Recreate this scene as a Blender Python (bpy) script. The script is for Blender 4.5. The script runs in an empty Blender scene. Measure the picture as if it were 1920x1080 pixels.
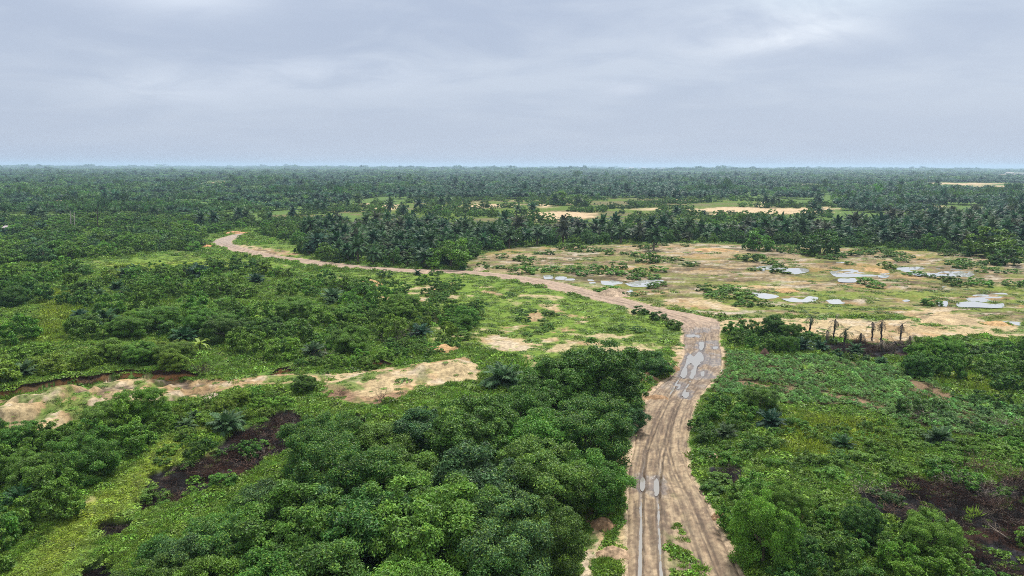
import bpy, math, random
import numpy as np
from mathutils import Matrix, Vector

SC = bpy.context.scene
COL = SC.collection
random.seed(7)
RNG = np.random.default_rng(7)

# ------------------------------------------------------------------ camera
CAM_H, LENS, PITCH, ROLL = 35.0, 25.0, 9.72, 0.14
FPX = 1920 * LENS / 36.0
cam_data = bpy.data.cameras.new('camera')
cam_data.lens = LENS
cam_data.sensor_width = 36
cam_data.clip_start = 0.5
cam_data.clip_end = 60000
cam = bpy.data.objects.new('camera', cam_data)
COL.objects.link(cam)
CAM_M = Matrix.Translation((0, 0, CAM_H)) @ Matrix.Rotation(math.radians(90 - PITCH), 4, 'X') @ Matrix.Rotation(math.radians(ROLL), 4, 'Z')
cam.matrix_world = CAM_M
SC.camera = cam

# ------------------------------------------------------------------ render and light
SC.view_settings.view_transform = 'Standard'
SC.view_settings.look = 'None'
SC.view_settings.exposure = 0.66
SC.view_settings.gamma = 1.0
SC.cycles.max_bounces = 5
SC.cycles.diffuse_bounces = 3
SC.cycles.glossy_bounces = 2
SC.cycles.transmission_bounces = 3
SC.cycles.transparent_max_bounces = 6
SC.cycles.volume_bounces = 0
SC.cycles.use_denoising = False
SC.cycles.filter_width = 0.95
SC.cycles.use_adaptive_sampling = False

SUN_EL, SUN_AZ = 62.0, 25.0          # azimuth clockwise from +Y
sun_data = bpy.data.lights.new('sun', 'SUN')
sun_data.energy = 3.2
sun_data.angle = math.radians(10)
sun_data.color = (1.0, 0.97, 0.92)
sun = bpy.data.objects.new('sun', sun_data)
COL.objects.link(sun)
sd = Vector((math.sin(math.radians(SUN_AZ)) * math.cos(math.radians(SUN_EL)),
             math.cos(math.radians(SUN_AZ)) * math.cos(math.radians(SUN_EL)),
             math.sin(math.radians(SUN_EL))))
sun.rotation_euler = sd.to_track_quat('Z', 'Y').to_euler()


class NT:
    """Small helper for building node trees."""
    def __init__(self, tree):
        self.t = tree
        tree.nodes.clear()

    def n(self, kind, **kw):
        node = self.t.nodes.new(kind)
        for k, v in kw.items():
            setattr(node, k, v)
        return node

    def link(self, a, b):
        self.t.links.new(a, b)

    def val(self, sock, v):
        if hasattr(v, 'is_output'):
            self.link(v, sock)
        else:
            sock.default_value = v

    def math(self, op, a, b=0.0, clamp=False):
        m = self.n('ShaderNodeMath', operation=op, use_clamp=clamp)
        self.val(m.inputs[0], a)
        self.val(m.inputs[1], b)
        return m.outputs[0]

    def ramp(self, fac, lo, hi, a=0.0, b=1.0):
        m = self.n('ShaderNodeMapRange', interpolation_type='SMOOTHSTEP')
        self.val(m.inputs['Value'], fac)
        for k, v in (('From Min', lo), ('From Max', hi), ('To Min', a), ('To Max', b)):
            m.inputs[k].default_value = v
        return m.outputs[0]

    def mix(self, fac, a, b, mode='MIX'):
        m = self.n('ShaderNodeMix', data_type='RGBA', blend_type=mode)
        self.val(m.inputs[0], fac)
        for s, v in ((m.inputs[6], a), (m.inputs[7], b)):
            self.val(s, v if hasattr(v, 'is_output') else (v[0], v[1], v[2], 1.0))
        return m.outputs[2]

    def noise(self, vec, scale, detail=4, rough=0.5, dist=0.0):
        m = self.n('ShaderNodeTexNoise')
        if vec is not None:
            self.link(vec, m.inputs['Vector'])
        m.inputs['Scale'].default_value = scale
        m.inputs['Detail'].default_value = detail
        m.inputs['Roughness'].default_value = rough
        m.inputs['Distortion'].default_value = dist
        return m.outputs[0]


def build_world():
    w = bpy.data.worlds.new('World')
    SC.world = w
    w.use_nodes = True
    g = NT(w.node_tree)
    sky = g.n('ShaderNodeTexSky', sky_type='NISHITA', sun_disc=False)
    sky.sun_elevation = math.radians(SUN_EL)
    sky.sun_rotation = math.radians(SUN_AZ)
    sky.air_density, sky.dust_density, sky.ozone_density = 1.2, 2.0, 1.5
    tc = g.n('ShaderNodeTexCoord')
    sep = g.n('ShaderNodeSeparateXYZ')
    g.link(tc.outputs['Generated'], sep.inputs[0])
    z = g.math('MAXIMUM', sep.outputs[2], 0.0)
    den = g.math('ADD', z, 0.16)
    u = g.math('DIVIDE', sep.outputs[0], den)
    v = g.math('DIVIDE', sep.outputs[1], den)
    cmb = g.n('ShaderNodeCombineXYZ')
    g.link(u, cmb.inputs[0])
    g.link(v, cmb.inputs[1])
    mp = g.n('ShaderNodeMapping')
    mp.inputs['Location'].default_value = (3.1, 1.7, 0)
    mp.inputs['Rotation'].default_value = (0, 0, math.radians(-14))
    mp.inputs['Scale'].default_value = (0.8, 1.0, 1)
    g.link(cmb.outputs[0], mp.inputs[0])
    n1 = g.noise(mp.outputs[0], 0.85, 5, 0.5, 0.3)
    n2 = g.noise(mp.outputs[0], 2.2, 6, 0.58, 0.5)
    n3 = g.noise(mp.outputs[0], 0.32, 2, 0.5, 0.0)
    s = g.math('ADD', g.math('MULTIPLY', n1, 0.6), g.math('MULTIPLY', n2, 0.4))
    thin = g.ramp(s, 0.42, 0.64)
    lum = g.ramp(n3, 0.30, 0.70)
    base = g.mix(lum, (2.9, 3.36, 4.3), (3.42, 3.86, 4.72))
    col = g.mix(g.math('MULTIPLY', thin, 0.5), base, (4.6, 5.0, 5.6))
    # thin places of the deck where the hidden sun and open cloud tops shine through
    def glow(az, el, wx, wz, amt, c):
        nonlocal col
        ax = g.math('SUBTRACT', g.math('ARCTAN2', sep.outputs[0], sep.outputs[1]), math.radians(az))
        ex = g.math('DIVIDE', g.math('MULTIPLY', ax, ax), math.radians(wx) ** 2)
        ez = g.math('SUBTRACT', sep.outputs[2], math.sin(math.radians(el)))
        ez = g.math('DIVIDE', g.math('MULTIPLY', ez, ez), math.radians(wz) ** 2)
        f = g.math('EXPONENT', g.math('MULTIPLY', g.math('ADD', ex, ez), -1.0))
        f = g.math('MULTIPLY', g.math('MULTIPLY', f, g.ramp(n2, 0.3, 0.62, 0.25, 1.0)), amt)
        col = g.mix(f, col, c)
    glow(20, 9.5, 5.5, 1.6, 0.7, (6.6, 6.85, 7.2))
    glow(24, 13.5, 7, 2.6, 0.6, (6.0, 6.9, 7.3))
    glow(-25, 12.5, 6, 2.0, 0.6, (6.3, 6.7, 7.3))
    glow(-25, 5.3, 5, 1.2, 0.5, (5.6, 6.0, 6.7))
    glow(-14, 6.6, 8, 1.4, 0.4, (5.3, 5.7, 6.5))
    glow(9, 5.8, 2.0, 0.6, 0.4, (5.4, 5.7, 6.4))
    # towards the horizon the deck is even blue-grey
    hz = g.ramp(z, 0.02, 0.17)
    col = g.mix(hz, g.mix(0.25, (3.2, 3.68, 4.6), col), col)
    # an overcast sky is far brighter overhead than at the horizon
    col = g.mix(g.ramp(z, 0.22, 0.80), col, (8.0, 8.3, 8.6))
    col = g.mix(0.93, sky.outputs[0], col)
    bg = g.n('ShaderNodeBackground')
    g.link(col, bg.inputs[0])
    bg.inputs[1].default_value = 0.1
    out = g.n('ShaderNodeOutputWorld')
    g.link(bg.outputs[0], out.inputs[0])


build_world()

# ------------------------------------------------------------------ geometry of the view: outlines measured in the photograph become ground coordinates
_R = np.array(CAM_M.to_3x3())


def P(px, py, z=0.0):
    d = _R @ np.array([(px - 960) / FPX, (540 - py) / FPX, -1.0])
    t = (z - CAM_H) / d[2]
    return np.array([d[0] * t, d[1] * t])


def PA(pts, z=0.0):
    return np.array([P(x, y, z) for x, y in pts])


def proj(X, Y, Z=0.0):
    X = np.asarray(X, float)
    p = np.stack([X, np.asarray(Y, float) + 0 * X, np.asarray(Z, float) - CAM_H + 0 * X], -1) @ _R
    w = np.where(p[..., 2] < -1e-3, -p[..., 2], 1e-3)
    return 960 + FPX * p[..., 0] / w, 540 - FPX * p[..., 1] / w, w


def pxm(x, y):                        # photograph pixels per metre at a ground point
    return FPX / proj(x, y, 0.0)[2]


# ------------------------------------------------------------------ numeric noise
def _hash(ix, iy, seed):
    h = (ix.astype(np.int64) * 374761393 + iy.astype(np.int64) * 668265263 + seed * 1442695041) & 0xFFFFFFFF
    h = ((h ^ (h >> 13)) * 1274126177) & 0xFFFFFFFF
    return ((h ^ (h >> 16)) & 0xFFFF) / 65535.0


def vnoise(x, y, seed=0):
    ix, iy = np.floor(x), np.floor(y)
    fx, fy = x - ix, y - iy
    fx, fy = fx * fx * (3 - 2 * fx), fy * fy * (3 - 2 * fy)
    a, b = _hash(ix, iy, seed), _hash(ix + 1, iy, seed)
    c, d = _hash(ix, iy + 1, seed), _hash(ix + 1, iy + 1, seed)
    return (a * (1 - fx) + b * fx) * (1 - fy) + (c * (1 - fx) + d * fx) * fy


def fbm(x, y, size, octs=4, seed=0, gain=0.5):
    s, amp, tot, f = 0, 1.0, 0, 1.0 / size
    for k in range(octs):
        s = s + amp * vnoise(x * f + 17.3 * k, y * f - 9.1 * k, seed + k)
        tot += amp
        amp *= gain
        f *= 2.03
    return s / tot


def smooth(a, b, x):
    t = np.clip((x - a) / (b - a), 0, 1)
    return t * t * (3 - 2 * t)


def sdist(poly, X, Y, far=60.0):
    """Signed distance in metres to a ground polygon, positive inside."""
    out = np.full(X.shape, -far)
    lo, hi = poly.min(0) - far, poly.max(0) + far
    m = (X > lo[0]) & (X < hi[0]) & (Y > lo[1]) & (Y < hi[1])
    if not m.any():
        return out
    x, y = X[m], Y[m]
    d2 = np.full(x.shape, 1e18)
    ins = np.zeros(x.shape, bool)
    n = len(poly)
    for i in range(n):
        ax, ay = poly[i]
        bx, by = poly[(i + 1) % n]
        ex, ey = bx - ax, by - ay
        t = np.clip(((x - ax) * ex + (y - ay) * ey) / (ex * ex + ey * ey + 1e-9), 0, 1)
        d2 = np.minimum(d2, (x - ax - t * ex) ** 2 + (y - ay - t * ey) ** 2)
        if ay != by:
            c = ((ay > y) != (by > y)) & (x < (bx - ax) * (y - ay) / (by - ay) + ax)
            ins ^= c
    d = np.sqrt(d2)
    out[m] = np.where(ins, d, -d)
    return out


def pdist(line, X, Y):
    """Distance to an open polyline and the signed side."""
    d2 = np.full(X.shape, 1e18)
    for i in range(len(line) - 1):
        ax, ay = line[i]
        ex, ey = line[i + 1][0] - ax, line[i + 1][1] - ay
        t = np.clip(((X - ax) * ex + (Y - ay) * ey) / (ex * ex + ey * ey + 1e-9), 0, 1)
        d2 = np.minimum(d2, (X - ax - t * ex) ** 2 + (Y - ay - t * ey) ** 2)
    return np.sqrt(d2)


# ------------------------------------------------------------------ ground plan (outlines in photograph pixels)
ROAD = [((1165, 1420), (1560, 1420)), ((1168, 1200), (1450, 1200)), ((1171, 1080), (1394, 1080)), ((1171, 1000), (1357, 1000)), ((1173, 940), (1330, 940)),
        ((1175, 885), (1296, 885)), ((1186, 836), (1292, 836)), ((1192, 780), (1299, 780)), ((1211, 750), (1309, 750)),
        ((1230, 725), (1328, 725)), ((1262, 700), (1352, 700)), ((1281, 665), (1356, 665)), ((1279, 640), (1350, 640)),
        ((1279, 620), (1352, 618)), ((1262, 604), (1345, 598)), ((1210, 586), (1232, 575)), ((1160, 572), (1176, 560)),
        ((1110, 560), (1122, 548)), ((1060, 548), (1068, 533)), ((1010, 536), (1016, 522.5)), ((960, 525), (963, 515.5)),
        ((910, 517.5), (912, 510)), ((860, 512.5), (860, 506.5)), ((800, 511), (800, 505)), ((755, 510), (755, 503.5)),
        ((700, 507), (698, 500)), ((642, 503), (640, 494)), ((580, 495), (578, 486)), ((530, 487), (525, 479.5)),
        ((480, 480), (485, 471)), ((430, 469), (458, 464)), ((408, 461), (440, 458)), ((395, 455), (434, 453)),
        ((405, 449), (440, 447)), ((428, 442), (452, 441)), ((455, 437), (468, 435.5))]
RUT_A = [(1222, 1420), (1221, 1200), (1220, 1080), (1218, 910), (1226, 850), (1246, 790), (1268, 740), (1290, 700), (1302, 670), (1312, 640), (1306, 616), (1285, 598), (1221, 580), (1168, 566), (1116, 554), (1064, 541), (1013, 529), (961, 520), (911, 514), (860, 509.5), (755, 507), (700, 503.5), (641, 498), (579, 490), (527, 483), (482, 475), (445, 466), (424, 459), (414, 454), (425, 447), (460, 436)]
RUT_B = [(1520, 1420), (1420, 1200), (1372, 1080), (1334, 1000), (1306, 940), (1276, 880), (1262, 835), (1268, 790), (1284, 745), (1308, 700), (1326, 670), (1330, 640), (1322, 612)]
RUT_C = [(1480, 1420), (1385, 1200), (1335, 1080), (1305, 1000), (1282, 940), (1254, 885), (1240, 835), (1258, 770)]

SAND = [
    [(-260, 790), (-60, 757), (0, 751), (62, 750), (105, 735), (155, 730), (200, 713), (275, 711), (375, 709), (437, 710), (480, 707), (560, 700), (640, 698), (700, 690), (760, 688), (830, 678), (870, 672), (900, 690), (905, 715), (850, 718), (760, 738), (700, 752), (640, 738), (600, 716), (540, 722), (475, 725), (425, 732), (362, 745), (312, 760), (250, 770), (185, 772), (140, 800), (80, 812), (45, 830), (27, 812), (0, 806), (-260, 860)],
    [(877, 632), (935, 627), (975, 627), (990, 640), (1020, 648), (1000, 655), (955, 661), (930, 659), (905, 647)],
    [(928, 624), (940, 613), (985, 610), (975, 616), (950, 624)],
    [(985, 662), (1003, 668), (1012, 690), (1000, 697), (988, 690)],
    [(1010, 570), (1045, 571), (1050, 590), (1030, 585)], [(1073, 592), (1105, 592), (1100, 597), (1075, 596)],
    [(1080, 602), (1100, 602), (1098, 606), (1082, 606)], [(1020, 620), (1065, 613), (1075, 619), (1045, 624), (1022, 624)],
    [(1065, 639), (1130, 640), (1175, 645), (1120, 648), (1070, 643)], [(1015, 634), (1050, 631), (1048, 639), (1018, 639)],
    [(990, 590), (1015, 578), (1020, 600), (995, 602)],
    [(787, 540), (813, 536), (808, 549), (790, 551)], [(713, 556), (745, 555), (740, 561), (718, 561)], [(760, 552), (785, 552), (805, 566), (780, 569), (765, 560)],
    [(838, 527), (858, 527), (850, 535)], [(905, 546), (945, 555), (930, 549), (912, 544)],
    [(1255, 650), (1285, 640), (1290, 660), (1287, 690), (1262, 670)],
    [(1150, 800), (1195, 742), (1230, 728), (1225, 800), (1200, 890), (1165, 910), (1140, 900), (1180, 830)],
    [(1090, 1010), (1130, 960), (1160, 900), (1178, 1000), (1178, 1300), (1080, 1300)],
    [(1345, 599), (1400, 595), (1500, 596), (1600, 597), (1700, 599), (1760, 591), (1810, 589), (1850, 605), (1920, 611), (2300, 640), (2300, 668), (1920, 634), (1840, 630), (1760, 630), (1690, 642), (1640, 645), (1560, 634), (1400, 617), (1345, 622)],
    [(1240, 560), (1310, 556), (1345, 562), (1350, 570), (1380, 575), (1385, 583), (1330, 581), (1260, 575)],
    [(1690, 582), (1740, 577), (1790, 580), (1770, 593), (1700, 593)], [(1340, 537), (1480, 535.5), (1490, 540), (1340, 542)],
    [(445, 458), (500, 465), (560, 474), (566, 480), (520, 479), (470, 470)],
]
FAR_SAND = [
    [(980, 404), (1000, 398), (1060, 397), (1115, 400), (1110, 409), (1050, 415), (1010, 411)], [(765, 403), (805, 399), (800, 407), (770, 407)],
    [(700, 392), (712, 384), (745, 384), (752, 390), (738, 405), (712, 407)], [(860, 388), (905, 379), (965, 376), (968, 386), (920, 389), (875, 392)], [(820, 392), (850, 388), (852, 394), (822, 396)], [(1080, 384), (1160, 380), (1165, 387), (1085, 390)], [(1180, 390), (1240, 388), (1238, 394), (1182, 396)], [(620, 386), (690, 381), (692, 386), (622, 390)], [(1005, 382), (1040, 385), (1030, 390), (1010, 389)],
    [(1270, 396), (1350, 387), (1450, 391), (1563, 388), (1550, 400), (1400, 402), (1300, 404)], [(1415, 381), (1440, 378), (1450, 386), (1425, 387)],
    [(1260, 374), (1310, 374), (1300, 379)], [(1675, 386), (1760, 385), (1750, 391), (1680, 392)], [(525, 378), (560, 377), (560, 383), (530, 383)],
    [(1440, 352), (1500, 345), (1590, 346), (1590, 352)], [(1700, 345), (1760, 342), (1890, 344), (1890, 356), (1790, 357)], [(675, 350), (740, 346.5), (742, 352)],
    [(370, 345), (400, 340), (450, 341), (452, 346)], [(1165, 316.5), (1258, 316.5), (1258, 321), (1165, 321)], [(1850, 328), (1935, 326), (1935, 331.5), (1855, 331.5)], [(553, 352), (570, 346), (586, 348), (586, 353)], [(112, 373), (150, 370), (152, 375), (114, 377)], [(178, 371), (195, 369), (196, 374)],
]
GRASS = [
    [(560, 515), (700, 509), (860, 513), (1000, 537), (1110, 562), (1210, 588), (1282, 622), (1260, 655), (1180, 670), (1020, 675), (880, 650), (800, 640), (820, 600), (700, 560), (690, 540)],
    [(150, 492), (300, 480), (430, 486), (520, 492), (560, 505), (520, 512), (420, 503), (300, 505), (190, 503)],
    [(470, 462), (520, 455), (570, 468), (590, 487), (560, 485), (500, 472)],
    [(860, 505), (840, 497), (890, 488), (1000, 510), (900, 508)],
    [(480, 405), (560, 398), (640, 405), (620, 418), (540, 415)], [(600, 392), (700, 384), (960, 372), (1250, 372), (1480, 378), (1570, 396), (1400, 412), (1000, 425), (700, 412)],
    [(-60, 1150), (40, 1040), (150, 940), (250, 880), (330, 800), (390, 780), (340, 860), (285, 920), (200, 990), (150, 1080), (120, 1200)],
]
LIME = [[(1480, 768), (1640, 788), (1690, 830), (1600, 835), (1500, 805)], [(1440, 790), (1500, 780), (1560, 850), (1480, 850)], [(1775, 700), (1860, 718), (1875, 748), (1800, 735)],
        [(0, 1100), (60, 1030), (150, 945), (250, 890), (330, 810), (370, 800), (320, 870), (270, 920), (190, 985), (90, 1100)], [(1335, 635), (1360, 630), (1365, 690), (1345, 690)],
        [(90, 545), (140, 545), (130, 640), (60, 640)], [(200, 495), (420, 488), (420, 500), (220, 503)]]
WET = [(862, 504), (890, 480), (960, 465), (1100, 460), (1300, 456), (1500, 462), (1700, 470), (1920, 482), (2300, 500), (2300, 630), (1920, 606), (1700, 595), (1400, 592), (1340, 592), (1215, 571), (1122, 545), (1060, 531), (960, 513)]
BURN = [
    [(284, 884), (364, 862), (400, 840), (435, 809), (489, 800), (524, 822), (529, 849), (489, 867), (467, 884), (400, 911), (347, 929), (267, 955), (258, 938)],
    [(508, 774), (535, 765), (566, 769), (560, 791), (515, 793)], [(173, 985), (200, 972), (240, 980), (225, 1000), (190, 1010)], [(160, 1060), (200, 1040), (210, 1090), (160, 1100)],
    [(646, 777), (682, 768), (680, 792), (650, 794)], [(470, 800), (520, 780), (570, 790), (560, 830), (520, 850)],
    [(1590, 928), (1690, 893), (1780, 912), (1920, 890), (2200, 880), (2200, 1250), (1850, 1250), (1830, 1060), (1790, 1020), (1740, 1000), (1680, 975), (1625, 955)],
    [(1600, 638), (1640, 643), (1690, 641), (1740, 668), (1640, 672), (1540, 664), (1515, 650)],
    [(1333, 876), (1387, 880), (1377, 907), (1345, 902)],
]
ASH = [[(1708, 712), (1760, 730), (1803, 748), (1780, 757), (1728, 740), (1712, 730)],
       [(1385, 713), (1470, 725), (1560, 736), (1665, 758), (1660, 766), (1560, 745), (1470, 733), (1390, 721)],
       [(600, 722), (690, 745), (760, 735), (740, 755), (680, 762), (610, 745)], [(1095, 940), (1120, 900), (1165, 860), (1165, 900), (1130, 960), (1090, 1000)],
       [(1300, 1000), (1360, 985), (1400, 1080), (1380, 1090), (1340, 1050)], [(1480, 955), (1560, 962), (1560, 978), (1490, 975)], [(296, 597), (311, 595), (313, 620), (298, 618)], [(1195, 745), (1235, 715), (1260, 690), (1285, 680), (1262, 720), (1225, 755)]]
CASSAVA = [(1352, 655), (1400, 665), (1560, 672), (1690, 690), (1740, 712), (1800, 745), (1920, 770), (2200, 790), (2200, 830), (1800, 820), (1690, 790), (1600, 760), (1480, 760), (1400, 745), (1335, 735), (1345, 700)]
STRIP = [[(1150, 890), (1166, 880), (1169, 960), (1152, 1022), (1134, 1048), (1128, 1030), (1148, 960)], [(1110, 1050), (1160, 1030), (1165, 1080), (1120, 1090)], [(1150, 700), (1185, 690), (1200, 720), (1170, 730)]]
ISLAND = [[(1262, 980), (1278, 985), (1298, 1040), (1292, 1100), (1262, 1100), (1254, 1040)], [(1243, 868), (1258, 872), (1256, 884), (1244, 882)], [(1300, 1050), (1320, 1060), (1318, 1090), (1300, 1090)]]
PUDDLE_ROAD = [[(1060 + x / 4.571, 600 + y / 4.571) for x, y in p] for p in (
    [(983, 475), (1000, 430), (1030, 380), (1045, 310), (1075, 290), (1100, 310), (1130, 280), (1150, 268), (1182, 300), (1182, 350), (1152, 375), (1127, 400), (1117, 460), (1090, 499), (1063, 487), (1070, 450), (1092, 400), (1085, 372), (1065, 372), (1045, 410), (1045, 460), (1015, 494)],
    [(1146, 188), (1182, 183), (1187, 228), (1165, 258), (1148, 238)], [(1042, 124), (1090, 120), (1145, 128), (1142, 146), (1110, 138), (1080, 145), (1044, 140)],
    [(956, 552), (987, 538), (987, 572), (965, 588), (953, 577)], [(1012, 625), (1052, 610), (1057, 642), (1035, 665), (1012, 656)], [(1265, 225), (1306, 224), (1302, 246), (1268, 242)], [(1158, 438), (1190, 433), (1188, 476), (1164, 474)])]
PUDDLE_ROAD += [[(1060 + x / 4.155, 820 + y / 4.155) for x, y in p] for p in (
    [(583, 330), (603, 306), (622, 330), (620, 380), (602, 414), (583, 390)], [(690, 340), (710, 315), (728, 345), (730, 420), (708, 453), (690, 420)])]
PUDDLE_CLEAR = [[(1340 + x / 3.31, 430 + y / 3.31) for x, y in p] for p in (
    [(240, 240), (330, 222), (400, 238), (400, 260), (330, 262)], [(415, 238), (560, 243), (575, 262), (490, 278), (420, 264)], [(715, 262), (830, 248), (980, 252), (1000, 288), (880, 294), (760, 294)],
    [(1008, 256), (1084, 252), (1078, 294), (1018, 294)], [(1105, 240), (1260, 232), (1400, 242), (1645, 248), (1600, 282), (1500, 314), (1400, 294), (1280, 290), (1180, 264)],
    [(232, 393), (300, 394), (392, 414), (340, 433), (280, 423)], [(420, 430), (490, 423), (540, 433), (580, 415), (638, 423), (600, 448), (480, 448)], [(698, 440), (760, 432), (804, 455), (730, 461)],
    [(1560, 413), (1660, 402), (1805, 395), (1795, 432), (1700, 448), (1580, 442)], [(1508, 455), (1600, 447), (1720, 462), (1784, 457), (1774, 484), (1640, 482), (1520, 478)],
    [(1418, 352), (1472, 352), (1478, 373), (1418, 375)], [(1388, 448), (1442, 446), (1437, 477), (1393, 474)], [(1118, 428), (1204, 426), (1198, 445), (1128, 445)], [(1768, 558), (1905, 573), (1895, 593), (1778, 583)],
    [(748, 203), (803, 203), (803, 227), (753, 224)], [(768, 303), (884, 303), (884, 325), (778, 325)])]
PUDDLE_CLEAR += [[(860 + x / 4, 480 + y / 4) for x, y in p] for p in (
    [(1066, 180), (1120, 172), (1225, 195), (1182, 216), (1088, 218)], [(1255, 205), (1380, 182), (1512, 178), (1524, 195), (1422, 226), (1300, 226)], [(638, 148), (692, 142), (704, 165), (648, 171)],
    [(732, 153), (804, 153), (794, 175), (732, 173)], [(966, 173), (1007, 178), (1024, 202), (983, 203)], [(1166, 253), (1294, 253), (1284, 271), (1176, 273)], [(798, 170), (864, 170), (858, 188), (808, 186)])]
BANKS = [([(-120, 768), (0, 746), (55, 735), (110, 726), (160, 722), (230, 711), (312, 710), (390, 707)], 1.5), ([(505, 704), (530, 700), (558, 697)], 1.0), ([(668, 690), (700, 687), (745, 684)], 1.1)]

_W = lambda polys: [PA(p) for p in polys]
W_SAND, W_FAR, W_GRASS, W_LIME, W_BURN, W_ASH = _W(SAND), _W(FAR_SAND), _W(GRASS), _W(LIME), _W(BURN), _W(ASH)
W_STRIP, W_ISL = _W(STRIP), _W(ISLAND)
W_WET, W_CAS = PA(WET), PA(CASSAVA)
W_PUD = _W(PUDDLE_ROAD + PUDDLE_CLEAR)
W_ROAD = PA([a for a, b in ROAD] + [b for a, b in reversed(ROAD)])
W_BANK = [(PA(l), h) for l, h in BANKS]
W_RUT = [PA(RUT_A), PA(RUT_B), PA(RUT_C)]


def soft_union(polys, X, Y, soft, jag=0.0, J=None):
    best = np.full(X.shape, -60.0)
    for p in polys:
        best = np.maximum(best, sdist(p, X, Y))
    if J is not None:
        best = best + J * jag
    return smooth(-soft, soft, best)


def plan(X, Y):
    """Everything the ground, the scatter and the planting need to know at ground points."""
    D = np.hypot(X, Y)
    k = np.clip(D / 120.0, 0.5, 6)                 # coarser edges farther away
    n1 = fbm(X, Y, 6.0, 4, 11) - 0.5
    n2 = fbm(X, Y, 1.6, 3, 23) - 0.5
    J = (n1 * 2 + n2) * k
    r = {'D': D, 'k': k}
    r['road_sd'] = sdist(W_ROAD, X, Y)
    r['sand'] = soft_union(W_SAND, X, Y, 0.35 * k, 1.5, J)
    r['strip'] = soft_union(W_STRIP, X, Y, 0.3, 0.7, J)
    r['sand'] = r['sand'] * (1 - r['strip'])
    r['far'] = soft_union(W_FAR, X, Y, 1.2 * k, 2.5, J)
    r['grass'] = soft_union(W_GRASS, X, Y, 1.0 * k, 1.5, J)
    r['lime'] = soft_union(W_LIME, X, Y, 2.0 * k, 2.0, J)
    r['burn'] = soft_union(W_BURN, X, Y, 0.4 * k, 1.8, J)
    r['ash'] = soft_union(W_ASH, X, Y, 0.4 * k, 1.4, J)
    r['wet'] = smooth(-2 * k, 2 * k, sdist(W_WET, X, Y) + J)
    r['cas'] = smooth(-1, 1, sdist(W_CAS, X, Y) + J * 0.7)
    pud = np.full(X.shape, -60.0)
    for p in W_PUD:
        pud = np.maximum(pud, sdist(p, X, Y, 12.0))
    r['pud'] = pud
    return r


def height(X, Y, r):
    """Terrain height in metres."""
    k = r['k']
    base = (fbm(X, Y, 9.0, 4, 41) - 0.5) * 0.5 + (fbm(X, Y, 2.2, 3, 43) - 0.5) * 0.22
    wet = r['wet'] * ((fbm(X * 0.6, Y, 3.0, 3, 51) - 0.5) * 0.5)
    wet = wet + r['wet'] * 0.36 * (vnoise(X / 16.0 + 2.0 * vnoise(X / 30, Y / 30, 5), Y / 5.5, 57) - 0.45)
    z = base * 0.8 + wet
    # sandy humps of the dug-over track
    for (px, py, rad, h) in ((70, 775, 9, 1.3), (140, 755, 8, 1.2), (20, 790, 7, 0.9), (215, 742, 7, 0.9), (255, 768, 6, 0.7), (560, 712, 4, 0.4), (800, 700, 7, 1.3), (860, 694, 6, 1.6), (720, 712, 6, 0.9), (650, 724, 5, 0.6)):
        c = P(px, py)
        d = np.hypot(X - c[0], Y - c[1]) / rad
        z = z + h * np.exp(-d * d * 2.2) * (0.45 + 1.1 * fbm(X, Y, 3.0, 3, 77))
    gul = r['sand'] * smooth(-42, -52, X) * smooth(140, 120, r['D'])
    rid = np.abs(fbm(X, Y, 7.0, 4, 531) - 0.5) * 2
    z = z + gul * (0.95 * smooth(0.05, 0.32, rid) - 0.6)
    # bank: the land behind it stands higher
    for line, h in W_BANK:
        lx0, lx1 = line[:, 0].min(), line[:, 0].max()
        ly = np.interp(X, line[:, 0], line[:, 1])
        back = Y - ly
        f = smooth(0.0, 0.5, back) * (1 - smooth(6, 22, back)) * smooth(lx0 - 1, lx0 + 3, X) * (1 - smooth(lx1 - 3, lx1 + 1, X))
        z = z + h * 0.95 * f
    z = z - 0.9 * r['burn'] * smooth(150, 60, r['D']) * (X < 0)
    fl = smooth(3.0, 0.2, -r['road_sd'])
    z = z * (1 - 0.85 * fl)
    z = np.where(r['road_sd'] > -0.1, z - 0.45 * smooth(-0.1, 1.0, r['road_sd']), z)
    p = smooth(-1.2 * k, 0.6 * k, r['pud'])
    z = z * (1 - 0.25 * p) - 0.10 * p
    return z


def sgn_mix(a, b, w):
    return a * (1 - w[:, None]) + np.asarray(b)[None, :] * w[:, None]


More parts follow.
